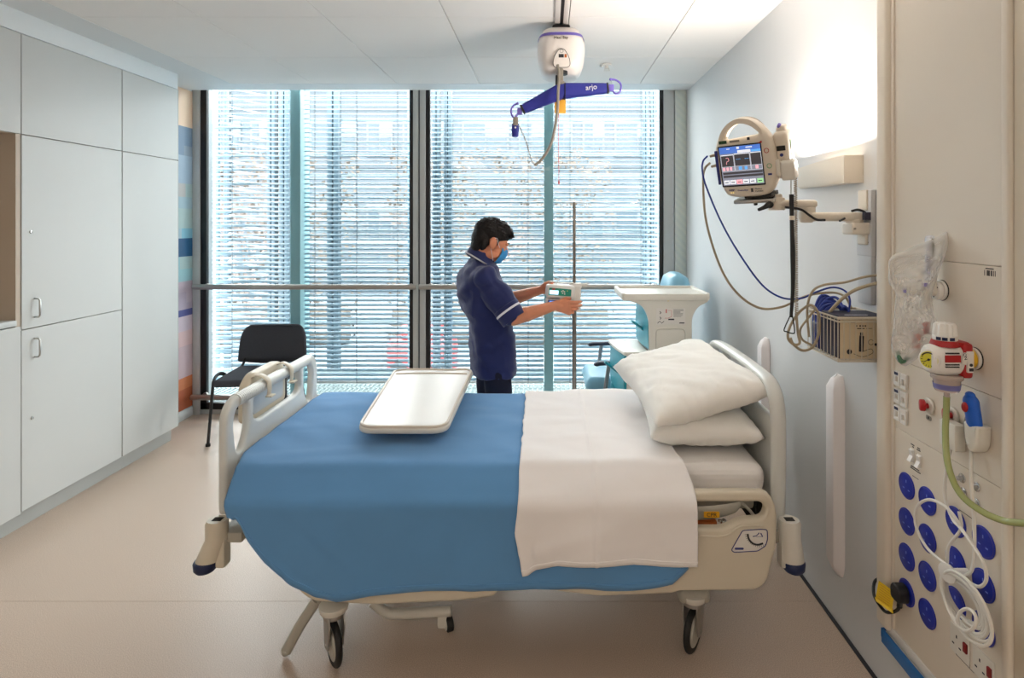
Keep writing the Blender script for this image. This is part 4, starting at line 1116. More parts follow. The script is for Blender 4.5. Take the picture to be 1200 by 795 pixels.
b = MB(); b.plate([rnd([(-0.052, 0.012), (-0.034, 0.012), (-0.034, 0.021), (-0.052, 0.021)], 0.002)], 0.0043, 0.0005, pf); part('red_label', b, M['textr'], pump)
b = MB(); b.box((-0.078, -0.022, -0.076), (0.075, 0.06, -0.042), 0.01, 3, pm); part('lower_module', b, M['white'], pump)
b = MB(); b.plate([rnd([(-0.070, -0.070), (0.0, -0.070), (0.0, -0.047), (-0.070, -0.047)], 0.004)], 0.002, 0.0005, pm @ basis((0, -0.023, 0), (1, 0, 0), (0, 0, 1), (0, -1, 0)))
b.mi = 1; b.plate([rnd([(-0.062, -0.064), (-0.012, -0.064), (-0.012, -0.053), (-0.062, -0.053)], 0.002)], 0.0035, 0.0005, pm @ basis((0, -0.023, 0), (1, 0, 0), (0, 0, 1), (0, -1, 0)))
part('lower_screen', b, [M['textb'], mat('blue_screen', (100, 150, 235), 0.3, emit=0.8)], pump)
b = MB(); b.box((0.140, 3.375, 1.135), (0.193, 3.442, 1.285), 0.012, 3); b.box((0.125, 3.40, 1.265), (0.20, 3.47, 1.292), 0.006); b.cyl((0.19, 3.45, 1.28), (0.235, 3.45, 1.281), 0.008, seg=12); part('pole_clamp', b, M['paper'], pump)
b = MB(); b.tube([(0.0, 3.39, 1.292), (0.02, 3.385, 1.305), (0.06, 3.385, 1.300), (0.10, 3.39, 1.298), (0.15, 3.40, 1.295)], 0.004, seg=8); b.tube([(0.05, 3.385, 1.29), (0.06, 3.38, 1.312), (0.065, 3.385, 1.318)], 0.0025, seg=6); part('line_clips', b, M['steel'], pump)

# ============================================================ BEDSIDE LOCKER
lk = thing('bedside_locker', 'cream bedside locker with teal drawers and a raised tray top, behind the pillows', 'locker', (0.72, 3.83, 0))
ya, yb2 = 3.62, 4.02
def lx(px): return (px-CX)*ya/F
def lz(py): return EYE-(py-CY)*ya/F
# tray top with flared brackets: side profile extruded front to back
prof = [(lx(729), lz(346)), (lx(735), lz(352)), (lx(752), lz(358)), (lx(760), lz(372)), (lx(761), lz(420)), (lx(761), 0.10), (lx(811), 0.10), (lx(811), lz(372)), (lx(818), lz(360)), (lx(830), lz(354)), (lx(831), lz(345))]
b = MB()
b.plate([rnd(prof, [0.01, 0.03, 0.03, 0.06, 0.02, 0.02, 0.02, 0.06, 0.03, 0.01, 0.005])], 0.030, 0.008, xz(ya+0.015)); b.plate([rnd(prof, [0.01, 0.03, 0.03, 0.06, 0.02, 0.02, 0.02, 0.06, 0.03, 0.01, 0.005])], 0.030, 0.008, xz(yb2-0.015))
b.box((lx(766), ya+0.02, 0.1), (lx(810), yb2-0.02, lz(362)), 0.01)
body_ = part('cabinet', b, M['offwhite'], lk)
b = MB(); b.box((lx(729), ya-0.005, lz(352)), (lx(831), yb2+0.005, lz(346)), 0.006, 3)
for (x0, x1, y0, y1) in ((728.4, 733, 0, 1), (827, 831.6, 0, 1)): b.box((lx(x0), ya-0.007, lz(351)), (lx(x1), yb2+0.007, lz(343.5)), 0.006, 3)
b.box((lx(729.6), ya-0.011, lz(352.6)), (lx(830.4), ya+0.012, lz(344.3)), 0.006, 3); b.box((lx(729.6), yb2-0.012, lz(352.6)), (lx(830.4), yb2+0.011, lz(343.0)), 0.006, 3)
part('tray_top', b, M['offwhite'], lk)
b = MB(); O = [(lx(769), lz(385.5)), (lx(803), lz(385.5)), (lx(804), 0.3), (lx(768), 0.3)]
ro = rnd(O, 0.03); ri = rnd([(lx(770.5), lz(387)), (lx(801.5), lz(387)), (lx(802.5), 0.31), (lx(769.5), 0.31)], 0.027)
b.tube([V((x, ya-0.001, z)) for x, z in ro], 0.0035, seg=8, closed=True, smooth=False); part('panel_recess', b, mat('locker_recess', (206, 202, 190), 0.4), body_)
b = MB(); fy = ya-0.0015
b.plate([rnd([(lx(769), lz(361.5)), (lx(803), lz(361.5)), (lx(803), lz(380.5)), (lx(769), lz(380.5))], 0.003)], 0.0012, 0.0003, xz(fy))
b.mi = 1
f = basis((0, fy-0.0008, 0), (1, 0, 0), (0, 0, 1), (0, -1, 0)); rg = random.Random(2)
for (x, y) in ((773, 365), (773, 371.5)): b.tube([f @ V((lx(x), lz(y), 0)), f @ V((lx(x+1.5), lz(y+1.5), 0)), f @ V((lx(x+0.2), lz(y+3), 0))], 0.0022, seg=6)
b.tube([f @ V((lx(770.5), lz(379), 0)), f @ V((lx(773), lz(376.5), 0)), f @ V((lx(775.5), lz(379), 0)), f @ V((lx(778), lz(376.5), 0))], 0.002, seg=6, smooth=False)
for k in range(8):
    y = 363+k*1.15; b.box(f @ V((lx(789), lz(y)-0.001, -0.0003)), f @ V((lx(789+8+4*rg.random()), lz(y)+0.001, 0.0003)))
b.text('Select', 0.018, f @ Matrix.Translation((lx(786), lz(374.2), 0)))  if False else None
b.box(f @ V((lx(783), lz(375.3), -0.0003)), f @ V((lx(790), lz(373.6), 0.0003))); b.box(f @ V((lx(796), lz(379.3), -0.0003)), f @ V((lx(802), lz(378), 0.0003)))
b.mi = 2
b.box(f @ V((lx(780.2), lz(367), -0.0003)), f @ V((lx(781.4), lz(362.5), 0.0003))); b.tube([f @ V((lx(779), lz(373), 0)), f @ V((lx(783), lz(373), 0)), f @ V((lx(787), lz(371), 0)), f @ V((lx(787), lz(364), 0)), f @ V((lx(783), lz(364), 0))], 0.0013, seg=5, smooth=False)
part('instruction_label', b, [M['paper'], M['text'], M['textr']], body_)
b = MB(); c = V((lx(783), fy-0.0, lz(351.5))); b.cyl(c, c+V((0, -0.002, 0)), 0.009, seg=20); b.mi = 1; b.cyl(c+V((0, -0.001, 0)), c+V((0, -0.0028, 0)), 0.004, seg=14); part('yellow_dot', b, [M['yellow'], M['orange']], body_)
# lower unit on the left
def low(x, y, Y): return V(((x-CX)*Y/F, Y, EYE-(y-CY)*Y/F))
zt = lz(414); 
b = MB(); r0 = []
b.box((lx(734), ya+0.002, 0.10), (lx(759.5), yb2-0.003, zt-0.004), 0.014, 3); b.plate([rnd([(lx(731.5), ya-0.006), (lx(760), ya-0.006), (lx(760), yb2), (0.418, yb2), (0.43, ya+0.2)], [0.02, 0.005, 0.005, 0.02, 0.1])], 0.022, 0.006, Matrix.Translation((0, 0, zt-0.005)))
part('lower_cabinet', b, M['offwhite'], lk)
def bowed(x0, y0, y1, z0, z1, bow, n=12, lean=0.0):
    rings = []
    for k in range(n+1):
        u = k/n; y = y0+(y1-y0)*u; d = bow*sin(pi*(0.1+0.8*u))+lean*u
        rings.append([V((x0-d, y, z0)), V((x0-d-0.006, y, (z0+z1)/2)), V((x0-d, y, z1)), V((x0+0.03, y, z1)), V((x0+0.03, y, z0))])
    q = MB(); q.loft(rings); return q
d1 = part('drawer', bowed(lx(733), ya+0.008, yb2-0.01, 0.56, zt-0.022, 0.016, lean=0.045), M['tealdoor'], lk)
d2 = part('door', bowed(lx(733), ya+0.008, yb2-0.01, 0.13, 0.552, 0.016, lean=0.045), M['tealdoor'], lk)
d3 = part('door', bowed(lx(761)+0.002, ya+0.012, yb2-0.01, zt+0.02, lz(363), 0.014, lean=0.02), M['tealdoor'], lk)
def paddle(parent, x, y, z, s=1.0):
    rings = []
    for k in range(7):
        u = k/6; c = V((x-0.075*u*s, y+0.02, z+0.055*u*s)); w = (0.016-0.004*u)*s; h = (0.020-0.006*u)*s
        rings.append([c+V((0, w*cos(a)*1.8, 0))+V((0.55, 0, 0.8))*h*0.5*sin(a) for a in [2*pi*j/16 for j in range(16)]])
    q = MB(); q.loft(rings); part('handle', q, M['tealdoor'], parent)
paddle(d1, lx(733)-0.02, ya+0.13, lz(444), 1.25); paddle(d3, lx(761)-0.008, ya+0.12, lz(392), 1.1)
for x, y in ((lx(737), ya+0.05), (lx(737), yb2-0.05), (lx(805), ya+0.05), (lx(805), yb2-0.05)):
    b = MB(); b.cyl((x-0.012, y, 0.03), (x+0.012, y, 0.03), 0.03, seg=20, bev=0.003); b.box((x-0.016, y-0.02, 0.04), (x+0.016, y+0.02, 0.105), 0.004); part('castor', b, M['rubber'], lk)
# red clip hanging at the right of the locker
b = MB(); q = W(817, 357, 3.75); b.plate([rnd([(q.x-0.015, q.z+0.012), (q.x+0.03, q.z+0.03), (q.x+0.018, q.z+0.005), (q.x+0.004, q.z-0.022)], 0.003)], 0.014, 0.003, xz(3.76))
part('red_clip', b, M['red'], lk)

# ============================================================ BLUE ARMCHAIR
ac = thing('armchair', 'pale blue high-backed patient armchair with dark arm pads, behind the locker', 'chair', (0.62, 4.34, 0))
yA, yB_ = 4.08, 4.62
b = MB(); b.box((0.27, yA+0.04, 0.43), (0.86, yB_-0.04, 0.545), 0.05, 5); part('seat', b, M['vinyl'], ac)
b = MB(); rings = []
for z, x, tk, w in ((0.50, 0.86, 0.06, 0.20), (0.56, 0.87, 0.075, 0.235), (0.75, 0.895, 0.075, 0.24), (0.95, 0.925, 0.07, 0.235), (1.08, 0.945, 0.085, 0.22), (1.18, 0.955, 0.095, 0.21), (1.245, 0.955, 0.075, 0.18), (1.275, 0.955, 0.03, 0.12)):
    rings.append([V((x+tk*math.copysign(abs(cos(a))**0.7, cos(a)), 4.35+w*math.copysign(abs(sin(a))**0.6, sin(a)), z)) for a in [2*pi*k/32 for k in range(32)]])
b.loft(rings); part('backrest', b, M['vinyl'], ac)
for y, px0, px1, py in ((yA, 697, 714, 426), (yB_, 690, 714, 403)):
    z = EYE-(py-CY)*y/F; x0 = (px0-CX)*y/F
    b = MB(); P = [V((x0+0.012, y, z-0.006)), V((x0+0.06, y, z)), V((x0+0.3, y, z+0.005)), V((0.86, y, z+0.01))]
    b.tube(P, 0.026, seg=16, ell=(0.6, 1.0), up=(0, 0, 1)); b.ball(P[0], (0.02, 0.024, 0.015), 2); part('arm_pad', b, M['navypad'], ac)
    b = MB()
    b.tube([(x0+0.10, y, z-0.01), (x0+0.065, y, 0.42), (x0+0.0, y, 0.0)], 0.0145, seg=12, smooth=False); b.tube([(0.84, y, z), (0.88, y, 0.35), (0.95, y, 0.0)], 0.0145, seg=12, smooth=False)
    b.tube([(x0+0.062, y, 0.41), (0.88, y, 0.40)], 0.0125, seg=10, smooth=False)
    part('side_frame', b, M['greyleg'], ac)
    for x in (x0, 0.95):
        b = MB(); b.cyl((x, y, 0), (x, y, 0.02), 0.018, seg=16); part('foot', b, M['rubber'], ac)
b = MB(); b.box((0.34, yA, 0.40), (0.37, yB_, 0.42)); b.box((0.80, yA, 0.39), (0.83, yB_, 0.41)); part('cross_bar', b, M['greyleg'], ac)

# ============================================================ BLACK CHAIR

ch = thing('stacking_chair', 'charcoal fabric stacking chair with black metal legs, by the left window', 'chair', (-2.245, 4.53, 0), R(5))
L_ = dict(local=True)
b = MB(); N = 20; grid = []
rings = []
for v, y in ((0, -0.235), (0.06, -0.24), (0.5, -0.02), (0.9, 0.19), (1, 0.2)):
    pass
b.box((-0.24, -0.235, 0.445), (0.24, 0.19, 0.495), 0.022, 4)
for v in b.bm.verts:
    v.co.x *= 1-0.10*max(0, (v.co.y)/0.2)
    if v.co.y < -0.12: v.co.z -= 0.9*(v.co.y+0.12)**2*2
part('seat', b, M['fabric'], ch, **L_)
b = MB(); b.box((-0.215, -0.21, 0.430), (0.215, 0.18, 0.448), 0.008); part('seat_shell', b, M['black'], ch, **L_)
O = rnd([(-0.255, 0.588), (-0.10, 0.562), (0.10, 0.562), (0.255, 0.588), (0.243, 0.80), (0.20, 0.878), (-0.20, 0.878), (-0.243, 0.80)], [0.02, 0.1, 0.1, 0.02, 0.08, 0.08, 0.08, 0.08], 8)
b = MB(); b.plate([O], 0.035, 0.014, basis((0, 0.215, -0.075), (1, 0, 0), (0, 0.12, 1), (0, -1, 0.0)), 4)
bmesh.ops.subdivide_edges(b.bm, edges=[e for e in b.bm.edges if abs(e.verts[0].co.x-e.verts[1].co.x) > 0.06], cuts=8)
for v in b.bm.verts: v.co.y += -0.35*v.co.x**2*1.6+0.0
bk = part('backrest', b, M['fabric'], ch, **L_)
for s in (-1, 1):
    b = MB(); b.tube([(s*0.262, -0.235, 0.012), (s*0.245, -0.205, 0.40), (s*0.243, -0.195, 0.465), (s*0.243, -0.14, 0.500), (s*0.238, -0.06, 0.490), (s*0.222, 0.02, 0.440), (s*0.21, 0.10, 0.425)], 0.0115, seg=12, ell=(0.8, 1.25)); lg = part('leg', b, M['chairframe'], ch, **L_)
    b = MB(); b.cyl((s*0.262, -0.235, 0), (s*0.262, -0.235, 0.02), 0.016, seg=14); part('foot', b, M['rubber'], lg, **L_)
    b = MB(); b.tube([(s*0.235, 0.34, 0.012), (s*0.225, 0.24, 0.30), (s*0.21, 0.17, 0.44), (s*0.205, 0.225, 0.50), (s*0.20, 0.300, 0.58), (s*0.195, 0.325, 0.66)], 0.0115, seg=12, ell=(0.8, 1.25)); lg = part('leg', b, M['chairframe'], ch, **L_)
    b = MB(); b.cyl((s*0.235, 0.34, 0), (s*0.235, 0.34, 0.02), 0.016, seg=14); part('foot', b, M['rubber'], lg, **L_)
b = MB(); b.tube([(-0.21, -0.16, 0.428), (0.21, -0.16, 0.428)], 0.009, smooth=False); b.tube([(-0.21, 0.14, 0.428), (0.21, 0.14, 0.428)], 0.009, smooth=False); part('cross_bar', b, M['chairframe'], ch, **L_)

for o in ch.children_recursive: o.data.transform(Matrix.Diagonal((1.07, 0.98, 1.0, 1)))
# ============================================================ CEILING LIFT
LX = 0.075
t = thing('ceiling_track', 'white ceiling hoist track with a dark slot, running to the window', 'track', (LX, 2.2, ZC-0.012))
b = MB(); b.box((LX-0.036, YB+0.1, ZC-0.010), (LX-0.008, 4.88, ZC-0.0005), 0.002); b.box((LX+0.010, YB+0.1, ZC-0.010), (LX+0.036, 4.88, ZC-0.0005), 0.002); part('track_plate', b, M['lift'], t)
b = MB(); b.box((LX-0.008, YB+0.1, ZC-0.004), (LX+0.010, 4.88, ZC-0.0005)); part('slot', b, M['black'], t)
lift = thing('hoist_motor', 'white rounded ceiling hoist motor with a purple stripe, hanging from the track', 'hoist', (LX, 3.32, 2.46))
def mring(z, w, d, e=0.62, xo=0.0):
    return [V((LX+xo+w*math.copysign(abs(cos(a))**e, cos(a)), 3.33+d*math.copysign(abs(sin(a))**e, sin(a)), z)) for a in [2*pi*k/48 for k in range(48)]]
ztp, zbt = 2.738, 2.475
prof = [(0.0, 0.092, 0.10), (0.012, 0.104, 0.125), (0.05, 0.125, 0.145), (0.085, 0.134, 0.155), (0.12, 0.135, 0.157), (0.19, 0.128, 0.150), (0.235, 0.112, 0.135), (0.258, 0.09, 0.11), (0.263, 0.07, 0.09)]
b = MB(); b.loft([mring(ztp-h, w, d) for h, w, d in reversed(prof)]); part('housing', b, M['lift'], lift)
b = MB(); b.loft([mring(ztp-h, w+0.0025, d+0.0025) for h, w, d in ((0.058, 0.1285, 0.148), (0.040, 0.1215, 0.140), (0.040, 0.117, 0.136), (0.058, 0.124, 0.144))][::1], caps=False)
part('purple_stripe', b, M['purple'], lift)
b = MB(); b.box((LX-0.05, 3.25, ztp-0.005), (LX+0.05, 3.42, ZC-0.012), 0.01); part('trolley', b, M['black'], lift)
fY = 3.168
b = MB(); b.text('Maxi Sky', 0.022, facing(LX-0.003, fY+0.012, ztp-0.075) @ Matrix.Rotation(R(-8), 4, 'X'), th=0.006); part('lettering', b, M['cableg'], lift)
b = MB(); sh_ = rnd([(-0.048, -0.10), (0.048, -0.10), (0.045, -0.05), (0.015, 0.0), (-0.015, 0.0), (-0.045, -0.05)], 0.03)
mf = facing(LX, fY+0.006, 2.60) @ Matrix.Rotation(R(4), 4, 'X')
b.plate([sh_], 0.012, 0.003, mf); b.mi = 1; b.tube([mf @ V((x, y, 0.006)) for x, y in sh_], 0.0015, seg=6, closed=True, smooth=False)
b.plate([rnd([(-0.016, -0.047), (0.012, -0.047), (0.012, -0.028), (-0.016, -0.028)], 0.002)], 0.014, 0.001, mf)
b.tube([mf @ V((0.009*cos(a), -0.012+0.009*sin(a), 0.0065)) for a in [2*pi*k/14 for k in range(14)]], 0.0008, seg=5, closed=True)
b.mi = 2; b.plate([rnd([(0.016, -0.047), (0.028, -0.047), (0.028, -0.028), (0.016, -0.028)], 0.002)], 0.0135, 0.001, mf)
part('control_shield', b, [M['lift'], M['text'], M['orange']], lift)
b = MB(); b.cyl((LX+0.005, 3.222, 2.472), (LX+0.005, 3.222, 2.49), 0.030, seg=28); part('strap_opening', b, M['black'], lift)
# hanger bar
hang = thing('spreader_bar', 'tilted royal blue padded hoist spreader bar with purple end loops', 'hoist bar', (LX, 3.2, 2.33))
Yh = 3.2
def P2(x, y, Y=Yh): return W(x, y, Y)
b = MB(); b.box((0.052, 3.185, 2.40), (0.085, 3.215, 2.50), 0.006); b.box((0.055, 3.175, 2.355), (0.095, 3.225, 2.43), 0.012); b.cyl(P2(656, 92, 3.17), P2(656, 92, 3.23), 0.012); b.mi = 1; b.box((0.042, 3.18, 2.405), (0.054, 3.22, 2.46), 0.003)
b.box((0.066, 3.19, 2.33), (0.090, 3.21, 2.37), 0.004)
part('swivel', b, [M['cableg'], M['black']], hang)
def pad(a, c, r0, r1, m_):
    b = MB(); n = 10; rings = []
    a, c = V(a), V(c); d = (c-a).normalized(); up = V((0, -1, 0)).cross(d)*-1
    if up.z < 0: up = -up
    for k in range(n+1):
        u = k/n; r = r0+(r1-r0)*u; e = 1 if 0 < k < n else 0.93
        p = a.lerp(c, u)
        rings.append([p+up*r*e*math.copysign(abs(sin(q))**0.6, sin(q))+V((0, 1, 0))*r*0.75*e*math.copysign(abs(cos(q))**0.6, cos(q)) for q in [2*pi*j/24 for j in range(24)]])
    b.loft(rings); return b
bR = part('pad', pad(P2(658, 107), P2(712, 103.5), 0.044, 0.028, 0), M['liftblue'], hang)
bL = part('pad', pad(P2(660, 106), P2(612, 128.5), 0.044, 0.026, 0), M['liftblue'], hang)
for a, c, r in ((P2(711, 103.6), P2(713, 103.4), 0.030), (P2(613.5, 127.8), P2(611.5, 128.8), 0.028), (P2(661.5, 107), P2(662.5, 107), 0.0455)):
    part('edge_band', pad(a, c, r, r, 0), M['black'], hang)
b = MB(); b.box(P2(713, 106.5, Yh-0.012), P2(719, 100, Yh+0.012), 0.003)
b.tube([P2(718, 106), P2(721, 109.5), P2(725, 109), P2(727.5, 104.5), P2(727, 98), P2(722, 94), P2(716, 93)], 0.0055, seg=10); b.ball(P2(715.5, 93), 0.008, 2); part('loop_hook', b, M['purple'], hang)
b = MB(); b.tube([P2(716, 94), P2(717, 98), P2(718.5, 102)], 0.0018, seg=6); part('catch', b, M['steel'], hang)
b = MB(); b.box(P2(606, 134, Yh-0.012), P2(612, 127, Yh+0.012), 0.003)
b.tube([P2(607, 133), P2(603, 138), P2(600, 135), P2(599, 129), P2(602, 123.5), P2(606, 121.5)], 0.0055, seg=10); b.ball(P2(606.5, 121.5), 0.008, 2); part('loop_hook', b, M['purple'], hang)
c0 = P2(692.5, 103.8); dR = (P2(712, 103.5)-P2(658, 107)); an = atan2(dR.z, dR.x)
b = MB(); b.text('arjo', 0.040, facing(c0.x, Yh-0.0275, c0.z) @ Matrix.Rotation(an+R(3), 4, 'Z'), th=0.0015); part('lettering', b, M['textw'], hang)
tg = MB(); tg.box(P2(650, 133, Yh+0.02), P2(663, 115, Yh+0.022), 0.0005); part('orange_tag', tg, M['tagyellow'], hang)
b = MB(); b.tube([P2(655, 120, Yh+0.03), P2(654.6, 160, Yh+0.03), P2(655, 213, Yh+0.03)], 0.0016, seg=6); b.cyl(P2(655, 212, Yh+0.03), P2(655, 216, Yh+0.03), 0.004, seg=8)
single('pull_cord', b, M['redcord'], 'thin red emergency cord hanging below the hoist bar', 'cord')
hs = thing('hoist_handset', 'purple-blue hoist handset hooked on the left loop of the spreader bar', 'remote', W(604, 162, 3.16))
b = MB(); b.box(P2(601, 147, 3.15), P2(607.5, 138, 3.18), 0.005); part('clip', b, M['cableg'], hs)
b = MB(); b.tube([P2(604, 145, 3.165), P2(603.8, 153, 3.165), P2(603.5, 160.5, 3.165)], [0.019, 0.021, 0.016], seg=16, ell=(1.0, 0.55), up=(1, 0, 0)); b.mi = 1; b.cyl(P2(604, 149.5, 3.15), P2(604, 149.5, 3.156), 0.005, seg=12); part('handset_body', b, [M['liftblue'], M['textw']], hs)
b = MB(); b.tube([P2(653.5, 76, 3.15), P2(655, 88, 3.14), P2(654, 110, 3.13), P2(653, 132, 3.13), P2(647, 165, 3.13), P2(637, 184, 3.14), P2(627, 194, 3.15)], 0.0078, seg=12)
b.tube([P2(627, 194, 3.15), P2(623, 188, 3.15), P2(616, 165, 3.155), P2(608, 147, 3.16)], 0.0028, seg=8)
single('hoist_cable', b, M['cableg'], 'grey curved cable hanging from the hoist motor to its handset', 'cable')
# sprinkler / detector
sp = thing('sprinkler', 'small white ceiling sprinkler head to the right of the hoist', 'sprinkler', W(711, 82, 4.12))
q = W(711, 76, 4.12); zc_ = ZC
b = MB(); b.cyl((q.x, 4.12, ZC-0.012), (q.x, 4.12, ZC-0.0005), 0.035, seg=28, bev=0.004); part('rose', b, M['white'], sp)
b = MB(); b.cyl((q.x, 4.12, ZC-0.035), (q.x, 4.12, ZC-0.012), 0.012, seg=16); 
for a in range(8): b.box((0.006, -0.004, -0.002), (0.025, 0.004, 0.0), mtx=Matrix.Translation((q.x, 4.12, ZC-0.045)) @ Matrix.Rotation(a*pi/4, 4, 'Z'))
b.tube([(q.x-0.012, 4.12, ZC-0.02), (q.x-0.016, 4.12, ZC-0.035), (q.x, 4.12, ZC-0.048), (q.x+0.016, 4.12, ZC-0.035), (q.x+0.012, 4.12, ZC-0.02)], 0.0025, seg=6); part('head', b, M['white'], sp)
b = MB(); b.box((q.x-0.05, 4.11, ZC-0.022), (q.x-0.02, 4.13, ZC-0.006), 0.004); part('side_clip', b, M['steel'], sp)

# ============================================================ WALL LAMP
lp = thing('wall_lamp', 'long cream wall uplighter behind the monitor, glowing onto the wall', 'lamp', (XR, 2.37, 1.80))
rings = []; n = 14; A, Bq = 2.187, 2.74
for k in range(n+1):
    u = k/n; y = A+(Bq-A)*u; d = 0.064*(1-u**1.6)+0.010
    z0, z1 = 1.800+0.008*u, 1.905
    o2 = 0.006
    rings.append([V((XR, y, z0)), V((XR-d+0.01, y, z0)), V((XR-d, y, z0+0.012)), V((XR-d, y, z1)), V((XR-d+o2, y, z1)), V((XR-d+o2, y, z0+0.015)), V((XR, y, z0+0.012))])
b = MB(); b.loft(rings); part('shade', b, M['cream2'], lp)
b = MB(); b.box((XR-0.074, A-0.001, 1.80), (XR, A+0.006, 1.9049)); part('end_cap', b, M['cream2'], lp)
em = mat('lamp_tube', (255, 236, 210), 0.4, emit=6.0)
b = MB(); b.cyl((XR-0.035, A+0.03, 1.835), (XR-0.035, Bq-0.25, 1.835), 0.009, seg=16); part('light_tube', b, em, lp)

# ============================================================ MONITOR ON ARM
YA = 2.15
def wa(x, y, Y=YA): return W(x, y, Y)
arm = thing('monitor_arm', 'cream jointed wall arm carrying the patient monitor', 'arm', wa(1000, 275))
def abox(x0, y0, x1, y1, d0=-0.035, d1=0.035, bev=0.008, b=None):
    b = b or MB(); b.box(wa(x0, y1)+V((0, d0, 0)), wa(x1, y0)+V((0, d1, 0)), bev, 3); return b
XWp = XR*F/YA+CX   # where the wall plane sits at this depth
b = abox(1012, 223, XWp, 300, -0.05, 0.05, 0.004); b.box((XR-0.018, YA-0.045, EYE-0.30), (XR, YA+0.045, EYE+0.06), 0.003); part('wall_channel', b, mat('channel_grey', (196, 196, 198), 0.4), arm)
b = abox(1010, 223, 1016, 247, -0.03, 0.03, 0.004); part('cover', b, M['cream2'], arm)
b = abox(992.5, 261, 1016, 275, -0.04, 0.04); abox(1009, 273, 1016, 287, -0.03, 0.03, 0.006, b); b.mi = 1; b.cyl(wa(995, 268)+V((0, -0.043, 0)), wa(995, 268)+V((0, -0.03, 0)), 0.004); b.cyl(wa(1013, 284)+V((0, -0.034, 0)), wa(1013, 284)+V((0, -0.02, 0)), 0.004)
part('base_block', b, [M['cream2'], M['cableg']], arm)
b = abox(940, 249, 1010, 259.5, -0.028, 0.028, 0.01); b.cyl(wa(1001, 261.5), wa(1001, 257), 0.03, seg=24, bev=0.003); part('lower_arm', b, M['cream2'], arm)
b = MB(); b.cyl(wa(945, 257.5), wa(945, 248), 0.028, seg=28, bev=0.002); b.cyl(wa(945, 261), wa(945, 257), 0.022, 0.026, seg=28, bev=0.003); part('elbow_joint', b, M['cream2'], arm)
b = abox(905, 234.5, 955, 244, -0.03, 0.03, 0.012); b.cyl(wa(946, 249), wa(946, 243), 0.028, seg=28, bev=0.002); part('upper_arm', b, M['cream2'], arm)
b = MB(); b.cyl(wa(910, 246.5), wa(910, 232), 0.030, seg=28, bev=0.003); b.cyl(wa(910, 232), wa(910, 228), 0.02, seg=24); part('head_joint', b, M['cream2'], arm)
b = MB(); b.tube([wa(901, 240, 2.12), wa(896, 243, 2.1), wa(889, 246, 2.09)], [0.012, 0.008, 0.006], seg=10); b.ball(wa(902, 240, 2.12), 0.014, 2); part('lever', b, M['black'], arm)
b = MB(); b.tube([wa(920, 243, 2.11), wa(938, 245.5, 2.11), wa(948, 252, 2.11), wa(957, 257.5, 2.11), wa(967, 258, 2.11)], 0.0045, seg=8); b.tube([wa(984, 259, 2.11), wa(990, 256, 2.12)], 0.004, seg=8); b.tube([wa(998, 247.5, 2.12), wa(1005, 246, 2.12), wa(1012, 248, 2.12), wa(1016, 252, 2.12)], 0.0045, seg=8)
single('arm_cable', b, M['cablek'], 'black cable tied along the cream monitor arm', 'cable')
b = MB(); b.box(wa(1014, 258, 2.09), wa(1017, 249, 2.11)); part('bracket_gap', b, M['boxdk'], arm)
# monitor
psi = R(38); tl = R(16)
n0 = V((-sin(psi), -cos(psi), 0)); uu = V((cos(psi), -sin(psi), 0)); nn = (n0*cos(tl)-V((0, 0, 1))*sin(tl)).normalized(); vv_ = nn.cross(uu)
if vv_.z < 0: vv_ = -vv_
Cm = W(872, 188, YA-0.02)
MM = basis(Cm, uu, vv_, nn) @ Matrix.Rotation(R(1.5), 4, 'Z')
mon = thing('patient_monitor', 'cream patient monitor with a round carry handle and colour touch screen, on the wall arm', 'monitor', W(885, 230, YA))
outl = [(-0.112, 0.0), (-0.108, 0.05), (-0.087, 0.098), (-0.047, 0.139), (-0.004, 0.155), (0.045, 0.139), (0.085, 0.098), (0.108, 0.045), (0.112, -0.02), (0.106, -0.075), (0.088, -0.12), (0.055, -0.138), (0.0, -0.141), (-0.06, -0.138), (-0.09, -0.12), (-0.107, -0.06)]
def sm(pts, n=5): return [(p.x, p.y) for p in catmull([V((x, y, 0)) for x, y in pts], n, True)]
hole = [(-0.066, 0.080), (-0.055, 0.105), (-0.030, 0.127), (0.0, 0.134), (0.032, 0.124), (0.056, 0.096), (0.045, 0.086), (0.0, 0.083), (-0.045, 0.079)]
b = MB(); b.plate([sm(outl), sm(hole)], 0.060, 0.019, MM @ Matrix.Translation((0, 0, -0.030)), 5)
low = [(x*0.93+0.004, y*0.93-0.005) for x, y in outl if y < 0.09]; low = [p for p in low]
b.plate([rnd([(-0.10, 0.06), (0.10, 0.06), (0.104, -0.02), (0.082, -0.122), (-0.082, -0.122), (-0.104, -0.02)], 0.03)], 0.09, 0.02, MM @ Matrix.Translation((0, 0, -0.085)), 4)
shell = part('housing', b, M['cream2'], mon)
b = MB(); b.plate([rnd([(-0.093, -0.096), (0.068, -0.096), (0.068, 0.060), (-0.093, 0.060)], 0.004)], 0.003, 0.0008, MM @ Matrix.Translation((0, 0, 0.0005))); part('bezel', b, M['black'], shell)
def flat(b, x0, y0, x1, y1, z=0.0026): b.box((x0, y0, z-0.0006), (x1, y1, z), mtx=MM)
sc = []
def smat(n, c, e=0.55): return mat('screen_'+n, c, 0.3, emit=e)
scm = [smat('grey', (120, 124, 138), .6), smat('blue', (70, 110, 190)), smat('dark', (62, 60, 64), .4), smat('white', (214, 218, 226)), smat('sky', (90, 160, 225)), smat('pink', (240, 170, 180)), smat('green', (150, 205, 150)), smat('text', (30, 30, 40), .2)]
b = MB(); flat(b, -0.088, -0.090, 0.064, 0.055, 0.0022)
b.mi = 1; flat(b, -0.088, 0.030, 0.064, 0.055, 0.0028); b.mi = 4; flat(b, 0.030, 0.030, 0.064, 0.038, 0.0032)
